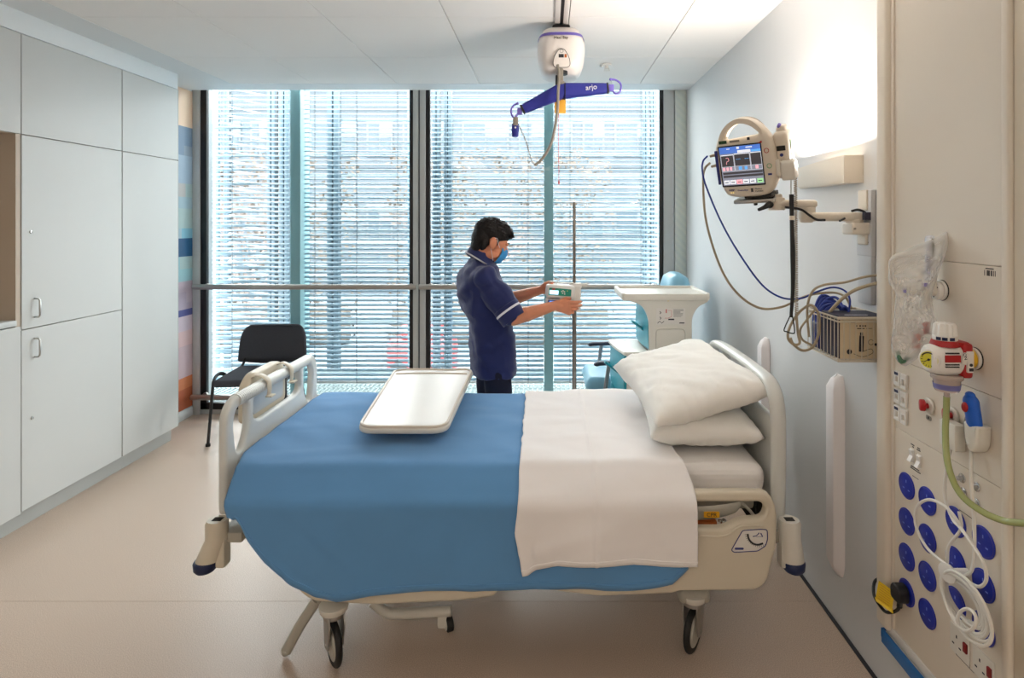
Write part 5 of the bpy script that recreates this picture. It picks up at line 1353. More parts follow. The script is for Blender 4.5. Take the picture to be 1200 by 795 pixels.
b.mi = 3; flat(b, -0.02, 0.030, 0.028, 0.040, 0.0032); flat(b, -0.022, 0.045, -0.012, 0.053, 0.0032); flat(b, 0.012, 0.046, 0.035, 0.050, 0.0032); flat(b, -0.06, 0.046, -0.048, 0.049, 0.0032)
for (x0, x1, ya_) in ((-0.084, -0.038, 0.026), (-0.034, 0.022, 0.028), (0.026, 0.063, 0.028)):
    b.mi = 3; flat(b, x0-0.001, -0.036, x1+0.001, ya_, 0.0027)
    b.mi = 2; flat(b, x0, -0.018, x1, ya_-0.003, 0.0032); b.mi = 0; flat(b, x0, -0.035, x1, -0.019, 0.0032)
b.mi = 5; flat(b, -0.082, -0.033, -0.073, -0.021, 0.0036); flat(b, -0.068, -0.033, -0.060, -0.021, 0.0036); flat(b, -0.055, -0.033, -0.047, -0.021, 0.0036); flat(b, 0.040, -0.033, 0.050, -0.021, 0.0036)
b.tube([MM @ V(p) for p in ((-0.066, 0.014, 0.0036), (-0.058, 0.014, 0.0036), (-0.056, 0.004, 0.0036), (-0.064, 0.0, 0.0036), (-0.066, -0.010, 0.0036))], 0.0009, seg=5)
b.mi = 4; flat(b, -0.022, -0.033, -0.010, -0.021, 0.0036); flat(b, 0.0, -0.033, 0.010, -0.021, 0.0036)
for x in (-0.028, -0.022, -0.016, 0.004, 0.010, 0.015): flat(b, x, 0.006, x+0.004, 0.008, 0.0036)
b.mi = 2; flat(b, -0.084, -0.048, 0.063, -0.040, 0.003); flat(b, -0.084, -0.060, 0.063, -0.052, 0.003)
for k, (x, c) in enumerate(((-0.084, 3), (-0.060, 3), (-0.036, 5), (-0.012, 3), (0.013, 3), (0.040, 6))):
    b.mi = c; flat(b, x, -0.086, x+0.022, -0.070, 0.0032); b.mi = 7; flat(b, x+0.004, -0.080, x+0.017, -0.077, 0.0036)
part('screen', b, scm, shell)
LG, LE = mat('label_green', (20, 60, 24), 0.5), mat('start_green', (110, 170, 120), 0.5)
b = MB(); flat(b, -0.086, 0.068, -0.056, 0.080, 0.0015); part('green_label', b, LG, shell)
b = MB(); flat(b, -0.045, 0.070, -0.008, 0.078, 0.002); part('grey_label', b, M['cableg'], shell)
b = MB(); b.plate([rnd([(-0.108, -0.085), (-0.098, -0.085), (-0.096, 0.045), (-0.108, 0.045)], 0.003)], 0.003, 0.0008, MM); part('side_strip', b, M['textb'], shell)
b = MB(); b.plate([rnd([(0.056, 0.058), (0.070, 0.066), (0.072, 0.058)], 0.001)], 0.005, 0.0008, MM); part('red_corner', b, M['red'], shell)
b = MB(); b.tube([MM @ V((0.084+0.008*cos(a), 0.028+0.008*sin(a), 0.0013)) for a in [2*pi*k/16 for k in range(16)]], 0.0012, seg=6, closed=True); part('stop_button', b, M['red'], shell)
b = MB(); b.tube([MM @ V((0.088+0.008*cos(a), -0.028+0.008*sin(a), 0.0013)) for a in [2*pi*k/16 for k in range(16)]], 0.0012, seg=6, closed=True); part('start_button', b, LE, shell)
b = MB(); b.text('NIBP', 0.010, MM @ Matrix.Translation((-0.060, -0.110, 0.0012))); b.text('WelchAllyn', 0.0085, MM @ Matrix.Translation((-0.018, -0.112, 0.0012))); part('blue_lettering', b, M['textb'], shell)
b = MB(); flat(b, 0.080, -0.062, 0.094, -0.055, 0.0012); part('blue_button', b, M['textb'], shell)
b = MB(); flat(b, 0.012, -0.120, 0.020, -0.106, 0.0012); b.text('Masimo', 0.008, MM @ Matrix.Translation((0.040, -0.109, 0.0012))); b.text('Covidien', 0.008, MM @ Matrix.Translation((0.042, -0.118, 0.0012))); part('dark_lettering', b, M['text'], shell)
b = MB(); flat(b, 0.02, 0.073, 0.03, 0.083, 0.0012); part('power_mark', b, M['text'], shell)
for x in (-0.064, -0.056): b = MB(); flat(b, x, -0.121, x+0.003, -0.118, 0.0014); part('indicator_light', b, mat('led_warm', (255, 224, 120), 0.4, emit=0.9), shell)
# thermometer dock on the side
ds = thing  # keep
b = MB(); b.box((0.098, -0.085, -0.11), (0.150, 0.085, -0.025), 0.016, 3, MM); b.box((0.105, 0.07, -0.10), (0.140, 0.105, -0.05), 0.012, 3, MM)
b.mi = 1; b.box((0.112, 0.018, -0.026), (0.142, 0.036, -0.023), 0.001, 1, MM); b.mi = 2; b.cyl(MM @ V((0.127, 0.003, -0.026)), MM @ V((0.127, 0.003, -0.022)), 0.006)
b.mi = 3; b.box((0.149, -0.02, -0.08), (0.152, 0.05, -0.06), 0.0005, 1, MM)
dk = part('side_module', b, [M['cream2'], M['gapdark'], M['textb'], mat('label_green2', (70, 120, 50), 0.5)], mon)
b = MB(); b.box((0.118, -0.090, -0.065), (0.168, -0.018, -0.01), 0.010, 3, MM); b.box((0.106, -0.07, -0.03), (0.122, -0.01, -0.005), 0.006, 2, MM); part('probe_well', b, M['offwhite'], dk)
b = MB(); b.tube([MM @ V(p) for p in ((0.122, 0.092, -0.06), (0.118, 0.102, -0.055), (0.124, 0.11, -0.05))], 0.006, seg=8); part('probe_knob', b, M['purple'], dk)
b = MB(); b.box((-0.06, -0.165, -0.09), (0.09, -0.150, 0.0), 0.004, 2, MM); b.mi = 1; b.box((-0.02, -0.150, -0.08), (0.085, -0.135, -0.01), 0.003, 2, MM); b.cyl(MM @ V((0.012, -0.178, -0.03)), MM @ V((0.012, -0.163, -0.03)), 0.007); part('mount_plate', b, [M['steel'], M['gapdark']], mon)
for v_ in (0.028, -0.012):
    b = MB(); b.cyl(MM @ V((-0.108, v_, -0.02)), MM @ V((-0.135, v_-0.004, -0.02)), 0.006, 0.005, seg=12); part('connector', b, M['cable'], mon)
def cb(name, pts, r, m, lab, n=8, cat='cable'):
    b = MB(); b.tube([W(x, y, Y) for x, y, Y in pts], r, n=n, seg=8); return single(name, b, m, lab, cat)
cb('blue_cable', [(829, 183, 2.2), (824, 189, 2.2), (823, 200, 2.2), (828, 220, 2.2), (846, 262, 2.2), (868, 300, 2.2), (893, 334, 2.2), (916, 349, 2.2), (938, 350, 2.2), (955, 343, 2.19), (975, 337, 2.17), (990, 341, 2.14), (996, 352, 2.11), (994, 368, 2.1)], 0.0035, M['cableb'], 'thin blue lead looping from the monitor down to the wire basket')
cb('beige_cable', [(832, 191, 2.21), (826, 198, 2.21), (824, 215, 2.21), (828, 262, 2.21), (845, 315, 2.21), (865, 345, 2.21), (890, 361, 2.21), (916, 360, 2.21), (945, 347, 2.2), (975, 343, 2.17), (990, 348, 2.13), (998, 362, 2.1)], 0.0045, M['cable'], 'beige hose looping from the monitor down to the wire basket')
cb('grey_hose', [(948, 395, 2.14), (946, 362, 2.14), (952, 342, 2.13), (966, 334, 2.12), (990, 331, 2.1), (1012, 325, 2.07), (1034, 322, 2.04)], 0.0045, M['cable'], 'beige hose rising out of the basket towards the wall, upper of two')
cb('grey_hose', [(972, 366, 2.1), (985, 352, 2.08), (1000, 341, 2.06), (1020, 334, 2.04), (1036, 331, 2.03)], 0.006, M['cable'], 'thick beige hose lying over the box in the basket, lower of two')
b = MB(); b.tube([wa(927, 205, 2.1), wa(927, 222, 2.1), wa(927.5, 240, 2.1)], 0.0022, seg=6); b.mi = 1
b.tube([W(927.5, 228, 2.1), W(928, 262, 2.1), W(929, 300, 2.1), W(929, 340, 2.1), W(927, 372, 2.1)], [0.0085, 0.0075, 0.009, 0.007, 0.006], seg=10)
b.tube([W(927, 368, 2.1), W(919, 386, 2.1), W(922, 389, 2.1), W(930, 391, 2.1), W(931, 386, 2.1), W(928, 366, 2.1)], 0.0022, seg=6, n=6)
b.mi = 2; b.cyl(W(928, 253, 2.1), W(928, 258, 2.1), 0.010, seg=14)
single('probe_cord', b, [M['steel'], M['cablek'], M['cream2']], 'black bundled lead hanging straight down from the monitor, with a looped end', 'cable')
b = MB(); P = []
for k in range(620):
    u = k/619; c = W(932+1.5*u, 205+190*u*0.86, 2.12); a = k*2*pi/8.5; P.append(c+V((0.0055*cos(a), 0.0055*sin(a), 0)))
b.tube(P, 0.0016, smooth=False, seg=5)
b.tube([W(933, 368, 2.12), W(935, 390, 2.12), W(937, 402, 2.12), W(931, 404, 2.12), W(924, 398, 2.12), W(924, 388, 2.12), W(930, 375, 2.12), W(940, 363, 2.12), W(951, 358, 2.12), W(959, 368, 2.12), W(960, 388, 2.12), W(953, 406, 2.12), W(941, 411, 2.12), W(930, 404, 2.12), W(926, 396, 2.12)], 0.005, seg=8)
b.tube([W(955, 363, 2.14), W(947, 373, 2.14), W(938, 386, 2.14), W(940, 398, 2.14), W(952, 405, 2.14)], 0.004, seg=8)
single('coiled_cord', b, M['cable'], 'beige coiled cord hanging from the monitor, ending in a loose loop beside the basket', 'cable')

# ============================================================ WIRE BASKET
bx0, bx1, by0, by1, bz0, bz1 = 1.0, 1.185, 2.0, 2.23, 1.172, 1.320
bs = thing('wire_basket', 'cream wire basket on the wall holding a carton and blue cables', 'basket', (1.09, 2.11, bz0))
b = MB(); w = 0.0035
for z, r, nm in ((bz1, 0.005, 'rim'), (bz1-0.012, 0.0035, 'lower_rim'), (bz0, 0.004, 'base_wire')): b = MB(); b.tube([(bx0, by0, z), (bx1, by0, z), (bx1, by1, z), (bx0, by1, z)], r, closed=True, smooth=False, seg=8); part(nm, b, M['wire'], bs)
b = MB(); n = 9
for k in range(n+1):
    x = bx0+(bx1-bx0)*k/n; b.tube([(x, by0, bz1), (x, by0, bz0+0.005), (x, by0+0.006, bz0), (x, by1, bz0), (x, by1, bz1)], 0.0017, smooth=False, seg=6)
for k in range(1, 9):
    y = by0+(by1-by0)*k/9; b.tube([(bx0, y, bz1), (bx0, y, bz0), (bx1, y, bz0), (bx1, y, bz1)], 0.0017, smooth=False, seg=6)
part('wires', b, M['wire'], bs)
b = MB(); b.box((bx1-0.002, 2.06, bz0+0.02), (XR, 2.17, bz1), 0.002); part('wall_hook', b, M['cableg'], bs)
cx = thing('carton', 'beige carton with a dark lid and printed drawing, standing in the wire basket', 'carton', (1.095, 2.08, bz0+0.004))
b = MB(); b.box((1.012, 2.012, bz0+0.005), (1.172, 2.14, bz1+0.002), 0.001, 1); part('carton_body', b, M['box'], cx)
b = MB(); b.box((1.010, 2.010, bz1+0.001), (1.174, 2.142, bz1+0.006), 0.001, 1); b.box((1.0105, 2.0115, bz0+0.006), (1.0125, 2.141, bz1+0.002)); b.mi = 1; b.box((1.04, 2.03, bz1+0.0055), (1.12, 2.036, bz1+0.0066)); part('lid', b, [M['boxdk'], M['textw']], cx)
b = MB(); F_ = facing(1.09, 2.0115, bz0+0.075)
def fb_(x0, y0, x1, y1, z=0.0006): b.box((x0, y0, 0), (x1, y1, z), mtx=F_)
b.plate([rnd([(-0.012, -0.045), (0.004, -0.045), (0.006, 0.01), (-0.010, 0.012)], 0.003)], 0.001, 0.0003, F_); b.cyl(F_ @ V((-0.045, -0.045, 0)), F_ @ V((-0.045, -0.045, 0.0008)), 0.009); b.cyl(F_ @ V((0.047, -0.02, 0)), F_ @ V((0.047, -0.02, 0.0008)), 0.005)
b.tube([F_ @ V((0.0, -0.045, 0.0006)), F_ @ V((0.03, -0.035, 0.0006)), F_ @ V((0.035, -0.05, 0.0006)), F_ @ V((0.0, -0.062, 0.0006)), F_ @ V((-0.03, -0.052, 0.0006))], 0.0008, seg=5)
b.tube([F_ @ V((0.03+0.009*cos(a), -0.012+0.009*sin(a), 0.0006)) for a in [2*pi*k/14 for k in range(14)]], 0.0007, seg=5, closed=True)
for k in range(3): fb_(-0.010+k*0.009, 0.042, -0.005+k*0.009, 0.047)
fb_(-0.018, 0.034, 0.008, 0.037); fb_(0.014, 0.035, 0.034, 0.0365); fb_(-0.045, 0.055, -0.022, 0.059); fb_(-0.022, 0.042, -0.018, 0.047)
b.box((-0.008, 0.012, 0), (0.002, 0.022, 0.0006), mtx=F_); part('print', b, M['text'], cx)
b = MB(); b.box((bx0+0.004, 2.15, bz0+0.006), (1.10, 2.215, bz1-0.04), 0.012, 3)
b.mi = 1
rg = random.Random(9)
for k in range(5):
    y = 2.15+0.013*k; b.tube([(1.006+0.02*rg.random(), y, bz0+0.02), (1.015, y+0.01, bz0+0.10+0.03*rg.random()), (1.04, y, bz1+0.012+0.01*k), (1.09, y-0.02, bz1+0.020), (1.12, y-0.02, bz1-0.03)], 0.007, seg=8)
b.tube([W(962, 366, 2.2), W(968, 352, 2.18), W(980, 349, 2.15), (1.07, 2.1, bz1+0.02)], 0.005, seg=8)
b.mi = 0; b.tube([(1.012, 2.148, bz0+0.01), (1.010, 2.15, bz0+0.12)], 0.004, seg=6)
single('cable_bundle', b, [mat('bag_blue', (30, 40, 96), 0.4), M['cableb']], 'royal blue bundled leads stuffed in the wire basket behind the carton', 'cables')

# ============================================================ WALL PROTECTORS
def protector(px0, px1, ytop, ybot, lab):
    Xf = XR-0.042
    yn, yf = F*XR/(px1-CX), F*Xf/(px0-CX)
    pm_ = ((px0+px1)/2-CX)/Xf
    z1, z0 = EYE-(ytop-CY)/pm_, EYE-(ybot-CY)/pm_
    b = MB(); ym = (yn+yf)/2
    prof_ = lambda e, zz: [V((XR, yn-0.002+e*0.5, zz)), V((XR-0.015+e*0.2, yn+e*0.5, zz)), V((Xf+e*0.9, yn+0.008+e, zz)), V((Xf+e*0.9, yf-0.03-e, zz)), V((Xf+0.006+e*0.9, yf-0.01-e, zz)), V((XR, yf-e, zz))]
    b.loft([prof_(0.030, z0), prof_(0.014, z0+0.02), prof_(0, z0+0.055), prof_(0, z1-0.055), prof_(0.014, z1-0.02), prof_(0.030, z1)])
    return single('wall_protector', b, M['pink'], lab, 'wall protector', ang=35)
protector(965, 990, 442, 679, 'tall white wall protector strip on the wall to the right of the bedhead')
protector(885.5, 902, 398, 660, 'white wall protector strip half hidden behind the bedhead rail')

# ============================================================ SERVICE PANEL
XP = 1.12
yL, yR_ = 1.952, 1.382
pn = thing('service_panel', 'full-height cream bedhead service panel with sockets, switches and gas outlets', 'panel', (XP+0.03, 1.69, 0.30))
zpb = 0.335
b = MB(); zs_ = [zpb]; 
seams = [EYE-(500.5-CY)/((1050-CX)/XP), EYE-(450.7-CY)/((1128-CX)/XP), EYE-(306-CY)/((1105-CX)/XP)]
for s in sorted(seams): zs_ += [s]
zs_.append(ZC-0.002)
for z0, z1 in zip(zs_, zs_[1:]): b.box((XP, yR_+0.03, z0+0.0006), (XR, 1.872, z1-0.0006), 0.0008, 1)
part('face_plates', b, M['cream2'], pn)
b = MB(); b.box((XP-0.020, 1.885, zpb-0.02), (XR, yL, ZC-0.002), 0.016, 4); b.box((XP-0.006, 1.872, zpb), (XR, 1.885, ZC-0.002), 0.003)
part('edge_trim', b, M['cream2'], pn)
b = MB(); b.box((XP-0.020, yR_, zpb-0.04), (XR, yR_+0.032, ZC-0.002), 0.010, 3); b.box((XP-0.008, yR_+0.032, zpb), (XR, yR_+0.040, ZC-0.002), 0.002); part('edge_trim', b, M['cream2'], pn)
b = MB(); b.box((XP-0.012, 0.75, zpb-0.04), (XR, yR_-0.002, ZC-0.002), 0.002); part('side_cover', b, mat('cover_beige', (208, 194, 172), 0.45), pn)
b = MB(); b.box((XP-0.004, 0.75, zpb-0.03), (XR, 1.93, zpb), 0.002); part('lower_rail', b, M['white'], pn)
b = MB(); b.box((XP-0.008, 0.75, zpb-0.055), (XR-0.04, 1.92, zpb-0.035), 0.002); b.mi = 1; b.box((XP-0.014, 0.75, zpb-0.075), (XP-0.008, 1.925, zpb-0.030), 0.001); b.box((XP-0.014, 1.92, zpb-0.06), (XR-0.02, 1.928, zpb-0.030), 0.001); part('blue_edged_strip', b, [M['paper'], M['bluetrim']], pn)
def on(px, py, X=XP): p = WX(px, py, X); return on_right(p.x, p.y, p.z)
def disc(b, m, r, z0, z1, seg=32, bev=0.0): b.cyl(m @ V((0, 0, z0)), m @ V((0, 0, z1)), r, seg=seg, bev=bev)
socks = []
for ci, (Yc, rows) in enumerate(((1.809, 4), (1.711, 4), (1.592, 3), (1.490, 3))):
    for ri in range(rows):
        socks.append((Yc, 0.829-0.111*ri, ci, ri))
cn = ['far left', 'second', 'third', 'rightmost']; rn_ = ['top', 'second', 'third', 'lowest']
proto = None
for (Yc, z, ci, ri) in socks:
    lab = 'round blue wall socket, %s row of the %s column of sockets' % (rn_[ri], cn[ci])
    if proto is None:
        t = thing('wall_socket', lab, 'socket', (XP, Yc, z), 0, 'round blue sockets on the service panel'); m = on_right(XP, Yc, z)
        b = MB(); disc(b, m, 0.0395, 0, 0.003, 40, 0.0008); b.mi = 1
        b.tube([m @ V((0.0355*cos(a), 0.0355*sin(a), 0.0031)) for a in [2*pi*k/40 for k in range(40)]], 0.0009, seg=5, closed=True, smooth=False)
        part('face', b, [M['socket'], mat('socket_ring', (70, 64, 150), 0.4)], t)
        b = MB()
        for (x, y, w_, h_) in ((0, 0.014, 0.0035, 0.0085), (-0.013, -0.010, 0.0085, 0.0035), (0.013, -0.010, 0.0085, 0.0035)): b.box((x-w_/2, y-h_/2, 0.0028), (x+w_/2, y+h_/2, 0.0034), mtx=m)
        part('slots', b, M['sockdk'], t); proto = t
    else:
        t = copy_tree(proto); t.location = (XP, Yc, z); t['label'] = lab; ROOTM[t.name] = Matrix.Translation((XP, Yc, z))
for Yc, lab in ((1.572, 'white double-pin wall socket with a red rocker switch, left of two at the panel foot'), (1.487, 'white double-pin wall socket with a red rocker switch, right of two at the panel foot')):
    t = thing('switched_socket', lab, 'socket', (XP, Yc, 0.505), 0, 'white switched sockets'); m = on_right(XP, Yc, 0.505)
    b = MB(); b.plate([rnd([(-0.040, -0.036), (0.034, -0.036), (0.034, 0.040), (-0.040, 0.040)], 0.004)], 0.003, 0.001, m @ Matrix.Translation((0, 0, 0.0015))); part('plate', b, M['offwhite'], t)
    b = MB()
    for (x, y, w_, h_) in ((-0.014, 0.012, 0.004, 0.008), (-0.027, -0.012, 0.008, 0.004), (-0.001, -0.012, 0.008, 0.004)): b.box((x-w_/2, y-h_/2, 0.002), (x+w_/2, y+h_/2, 0.0035), mtx=m)
    part('slots', b, M['text'], t)
    b = MB(); b.box((0.014, -0.006, 0.002), (0.028, 0.020, 0.008), 0.002, 2, m); part('rocker', b, mat('rocker_red', (130, 26, 26), 0.4), t)
k = 0
rowname = ['top', 'middle', 'bottom']
for r_ in range(3):
    for c_ in range(2):
        Yc = (1.851, 1.817)[c_]; z = (1.153, 1.097, 1.042)[r_]-0.001*c_
        t = thing('data_socket', 'small white data outlet, %s row, %s of the pair' % (rowname[r_], ('left', 'right')[c_]), 'data socket', (XP, Yc, z), 0, 'six data outlets'); m = on_right(XP, Yc, z)
        b = MB(); o3 = [(-0.0145, -0.023), (0.0145, -0.023), (0.0145, 0.023), (-0.0145, 0.023)]; h3_ = [(-0.008, -0.012), (0.008, -0.012), (0.006, 0.006), (-0.006, 0.006)]
        b.plate([rnd(o3, 0.002), h3_], 0.009, 0.0015, m @ Matrix.Translation((0, 0, 0.0045))); part('frame', b, M['white'], t)
        b = MB(); b.box((-0.009, -0.013, 0), (0.009, 0.008, 0.003), mtx=m); part('shutter', b, M['cream'], t)
        b = MB(); b.box((-0.010, 0.011, 0.009), (0.010, 0.020, 0.0095), mtx=m); part('name_tag', b, M['bumper'] if c_ == 0 else M['paper'], t)
for (px, py, lab) in ((1090, 476, 'red heart-shaped call button on the panel, left of two'), (1118, 487, 'red call button on the panel, half hidden behind the green tube')):
    p = WX(px, py, XP); t = thing('call_button', lab, 'call button', p); m = on_right(*p)
    b = MB(); disc(b, m, 0.024, 0, 0.008, 32, 0.003); part('bezel', b, M['offwhite'], t)
    b = MB(); b.plate([rnd([(-0.020, 0.004), (-0.010, 0.018), (0.008, 0.016), (0.018, 0.004), (0.012, -0.014), (-0.008, -0.018)], 0.012)], 0.016, 0.005, m @ Matrix.Translation((-0.004, 0, 0.020)) @ Matrix.Rotation(R(-25), 4, 'Y')); b.cyl(m @ V((0, 0, 0.004)), m @ V((0, 0, 0.02)), 0.008); part('button', b, M['red'], t)
b = MB(); m = on(1088.5, 490); b.plate([rnd([(-0.012, -0.007), (0.012, -0.007), (0.012, 0.007), (-0.012, 0.007)], 0.006)], 0.001, 0.0003, m @ Matrix.Translation((0, 0, 0.0005))); b.mi = 1; b.box((-0.003, -0.003, 0.0008), (0.003, 0.004, 0.0014), mtx=m); part('button_label', b, [M['cableg'], M['text']], pn)
for (px, py, lab) in ((1069.5, 534, 'white rocker light switch, left of two'), (1078, 541, 'white rocker light switch, right of two')):
    p = WX(px, py, XP); t = thing('light_switch', lab, 'switch', p); m = on_right(*p)
    b = MB(); b.box((-0.0095, -0.020, 0), (0.0095, 0.020, 0.003), 0.001, 1, m); part('frame', b, M['white'], t)
    b = MB(); b.loft([[m @ V((x, -0.017, 0.003)), m @ V((x, -0.017, 0.014)), m @ V((x, 0, 0.005)), m @ V((x, 0.017, 0.009)), m @ V((x, 0.017, 0.003))] for x in (-0.008, 0.008)]); part('rocker', b, M['white'], t)
b = MB(); m = on(1074, 538)
for grp in (((-0.016, 0.036, 0.022), (-0.014, 0.030, 0.012)), ((0.012, 0.036, 0.014), (0.012, 0.030, 0.020)), ((-0.004, -0.031, 0.044), (-0.004, -0.037, 0.050))):
    b = MB()
    for (x, y, w_) in grp:
        for q in range(int(w_/0.0045)): b.box((x-w_/2+q*0.0045, y-0.0017, 0.0002), (x-w_/2+q*0.0045+0.0035, y+0.0017, 0.0006), mtx=m)
    part('switch_caption', b, M['text'], pn)
for (px, py, w_) in ((1073, 560, 0.03), (1132, 603, 0.05), (1131, 778, 0.07), (1128, 745, 0.05)):
    m = on(px, py); b = MB()
    for q in range(int(w_/0.003)): b.box((-w_/2+q*0.003, -0.001, 0.0002), (-w_/2+q*0.003+0.002, 0.001, 0.0005), mtx=m)
    part('caption', b, M['text'], pn)
b = MB()
m = on(1160, 320); rg = random.Random(1)
for q in range(14):
    if rg.random() < 0.75: b.box((-0.018+q*0.0027, -0.008, 0.0002), (-0.018+q*0.0027+0.0018, 0.006, 0.0006), mtx=m)
for q in range(8): b.box((-0.014+q*0.0035, 0.009, 0.0002), (-0.0115+q*0.0035, 0.012, 0.0006), mtx=m)
part('barcode', b, M['text'], pn)
for i, (px, py) in enumerate(((1128, 560.7), (1145, 570.7), (1129.5, 577), (1145, 590))):
    p = WX(px, py, XP); t = thing('equipotential_stud', 'round chrome earth stud, %s of the four by the green tube' % ['upper left', 'upper right', 'lower left, half hidden', 'lower right'][i], 'stud', p, 0, 'four chrome studs'); m = on_right(*p)
    b = MB(); disc(b, m, 0.0125, 0, 0.003, 28, 0.001); part('washer', b, M['chrome'], t)
    b = MB(); disc(b, m, 0.006, 0.003, 0.014, 16, 0.001); part('pin', b, M['steel'], t)
# gas outlets
def outlet(Yc, z, lab, ringm):
    t = thing('gas_outlet', lab, 'gas outlet', (XP, Yc, z)); m = on_right(XP, Yc, z)
    b = MB(); disc(b, m, 0.0295, 0, 0.002, 40, 0.0006); part('back_ring', b, M['black'], t)
    b = MB(); disc(b, m, 0.0285, 0.002, 0.010, 40, 0.002); part('collar', b, M['white'], t)
    b = MB(); disc(b, m, 0.0262, 0.010, 0.024, 40, 0.004); b.mi = 1
    for a in (30, 150, 270): b.cyl(m @ V((0.018*cos(R(a)), 0.018*sin(R(a)), 0.0235)), m @ V((0.018*cos(R(a)), 0.018*sin(R(a)), 0.0246)), 0.0022)
    part('face_ring', b, [ringm, M['black']], t)
    return m
mo = outlet(1.648, 1.458, 'white oxygen outlet behind the flow meter', M['white'])
mv = outlet(1.52, 1.294, 'yellow-ringed vacuum outlet behind the suction regulator', mat('vac_yellow', (232, 186, 40), 0.4))
# flow meter
Yf, Zf = 1.648, 1.458
fm_ = thing('flow_meter', 'white oxygen flow meter with an upright scale tube, plugged into the panel', 'flow meter', (1.06, Yf, 1.41))
b = MB(); b.cyl((1.11, Yf, Zf), (1.05, Yf, Zf), 0.017, 0.014, 24, 0.002); b.cyl((1.055, Yf, Zf), (1.015, Yf, Zf-0.002), 0.0105, seg=20, bev=0.002); b.cyl((1.085, Yf, Zf), (1.085, Yf, Zf+0.028), 0.018, 0.016, 24, 0.002)
b.cyl((1.075, Yf, Zf-0.03), (1.075, Yf, Zf), 0.009, seg=18); b.cyl((1.075, Yf, Zf-0.042), (1.075, Yf, Zf-0.022), 0.016, seg=10, bev=0.003); b.cyl((1.075, Yf, Zf-0.06), (1.075, Yf, Zf-0.04), 0.004, seg=12)
part('valve_body', b, M['offwhite'], fm_)
b = MB(); b.cyl((1.085, Yf, Zf+0.026), (1.085, Yf, Zf+0.150), 0.0125, seg=24, bev=0.003); b.ball((1.085, Yf, Zf+0.150), (0.0115, 0.0115, 0.006), 3); tb_ = part('scale_tube', b, mat('scale_white', (224, 228, 236), 0.15, coat=0.5), fm_)
b = MB(); mf_ = basis((1.085, Yf, Zf+0.085), (0.93, 0.37, 0), (0, 0, 1), (0.37, -0.93, 0)); mf_ = Matrix.Translation((1.085, Yf, Zf+0.085)) @ Matrix.Rotation(R(-32), 4, 'Z') @ basis((0, 0, 0), (1, 0, 0), (0, 0, 1), (0, -1, 0))
for q in range(16): b.box((-0.0085, -0.05+q*0.0065, 0.0112), (-0.0035, -0.048+q*0.0065, 0.0125), mtx=mf_)
b.box((-0.001, -0.045, 0.0115), (0.0008, 0.05, 0.0128), mtx=mf_); b.mi = 1; b.box((0.004, 0.012, 0.0100), (0.0100, 0.062, 0.0128), mtx=mf_)
part('scale_marks', b, [M['textb'], mat('label_dkgreen', (14, 44, 20), 0.5)], tb_)
b = MB(); b.cyl((1.0155, Yf, Zf-0.002), (1.0135, Yf, Zf-0.002), 0.0065, seg=16); b.box((1.055, Yf-0.02, Zf+0.012), (1.07, Yf-0.012, Zf+0.022), 0.002); part('nozzle_ring', b, M['purple'], fm_)
# plastic bag with tubing
bg = thing('plastic_bag', 'crumpled clear plastic bag of orange and green tubing hanging from the flow meter', 'bag', W(1070, 430, 1.64))
def bagmat():
    m = bpy.data.materials.new('bag_film'); m.use_nodes = True; nt = m.node_tree; nt.nodes.clear()
    o = nt.nodes.new('ShaderNodeOutputMaterial'); t = nt.nodes.new('ShaderNodeBsdfTransparent'); t.inputs[0].default_value = (0.97, 0.97, 0.97, 1)
    p = nt.nodes.new('ShaderNodeBsdfPrincipled'); p.inputs['Base Color'].default_value = (0.85, 0.85, 0.84, 1); p.inputs['Roughness'].default_value = 0.12
    fr = nt.nodes.new('ShaderNodeLayerWeight'); fr.inputs['Blend'].default_value = 0.35
    mr = nt.nodes.new('ShaderNodeMapRange'); mr.inputs['To Min'].default_value = 0.25; mr.inputs['To Max'].default_value = 0.8
    nt.links.new(fr.outputs['Facing'], mr.inputs['Value'])
    mx = nt.nodes.new('ShaderNodeMixShader'); nt.links.new(mr.outputs[0], mx.inputs[0]); nt.links.new(t.outputs[0], mx.inputs[1]); nt.links.new(p.outputs[0], mx.inputs[2]); nt.links.new(mx.outputs[0], o.inputs[0]); return m
bm_ = bagmat()
outl_ = [(1043, 302), (1042, 330), (1049, 345), (1047, 380), (1044, 405), (1050, 420), (1060, 431), (1072, 422), (1084, 412), (1096, 400), (1098, 380), (1092, 350), (1098, 325), (1108, 300), (1112, 272), (1095, 280), (1070, 290)]
t = bmesh.new(); NR = 30; NA = 56
oc_ = catmull([V((x, y, 0)) for x, y in outl_], 6, True); L_o = len(oc_); cxy = V((1072, 355, 0))
def rowp(s, side):
    r = []
    for k in range(NA):
        q = oc_[int(k*L_o/NA) % L_o]; p = cxy.lerp(q, s)
        dep = 1.63+side*0.030*sqrt(max(0, 1-s*s)); w = W(p.x, p.y, dep)
        nz = noise.noise(w*26+V((side*3, 0, 0)))*0.020+abs(noise.noise(w*60))*0.018
        w += V((noise.noise(w*30)*0.004, nz*(1-s**6), noise.noise(w*31+V((5, 0, 0)))*0.004)); r.append(w)
    return r
bb = MB()
for side in (-1, 1):
    rings = [rowp(0.02+0.98*(k/NR), side) for k in range(NR+1)]
    bb.loft(rings, caps=False)
part('film', bb, bm_, bg, ang=50)
b = MB(); b.tube([W(1068, 345, 1.63), W(1060, 365, 1.62), W(1062, 385, 1.63), W(1075, 400, 1.63)], 0.006, seg=8); b.tube([W(1066, 395, 1.63), W(1075, 385, 1.64), W(1080, 398, 1.63), W(1068, 405, 1.62)], 0.005, seg=8); part('tubing', b, M['paper'], bg)
b = MB(); b.box(W(1068, 408, 1.64), W(1080, 392, 1.625), 0.006); part('orange_connector', b, mat('salmon', (226, 110, 70), 0.4), bg)
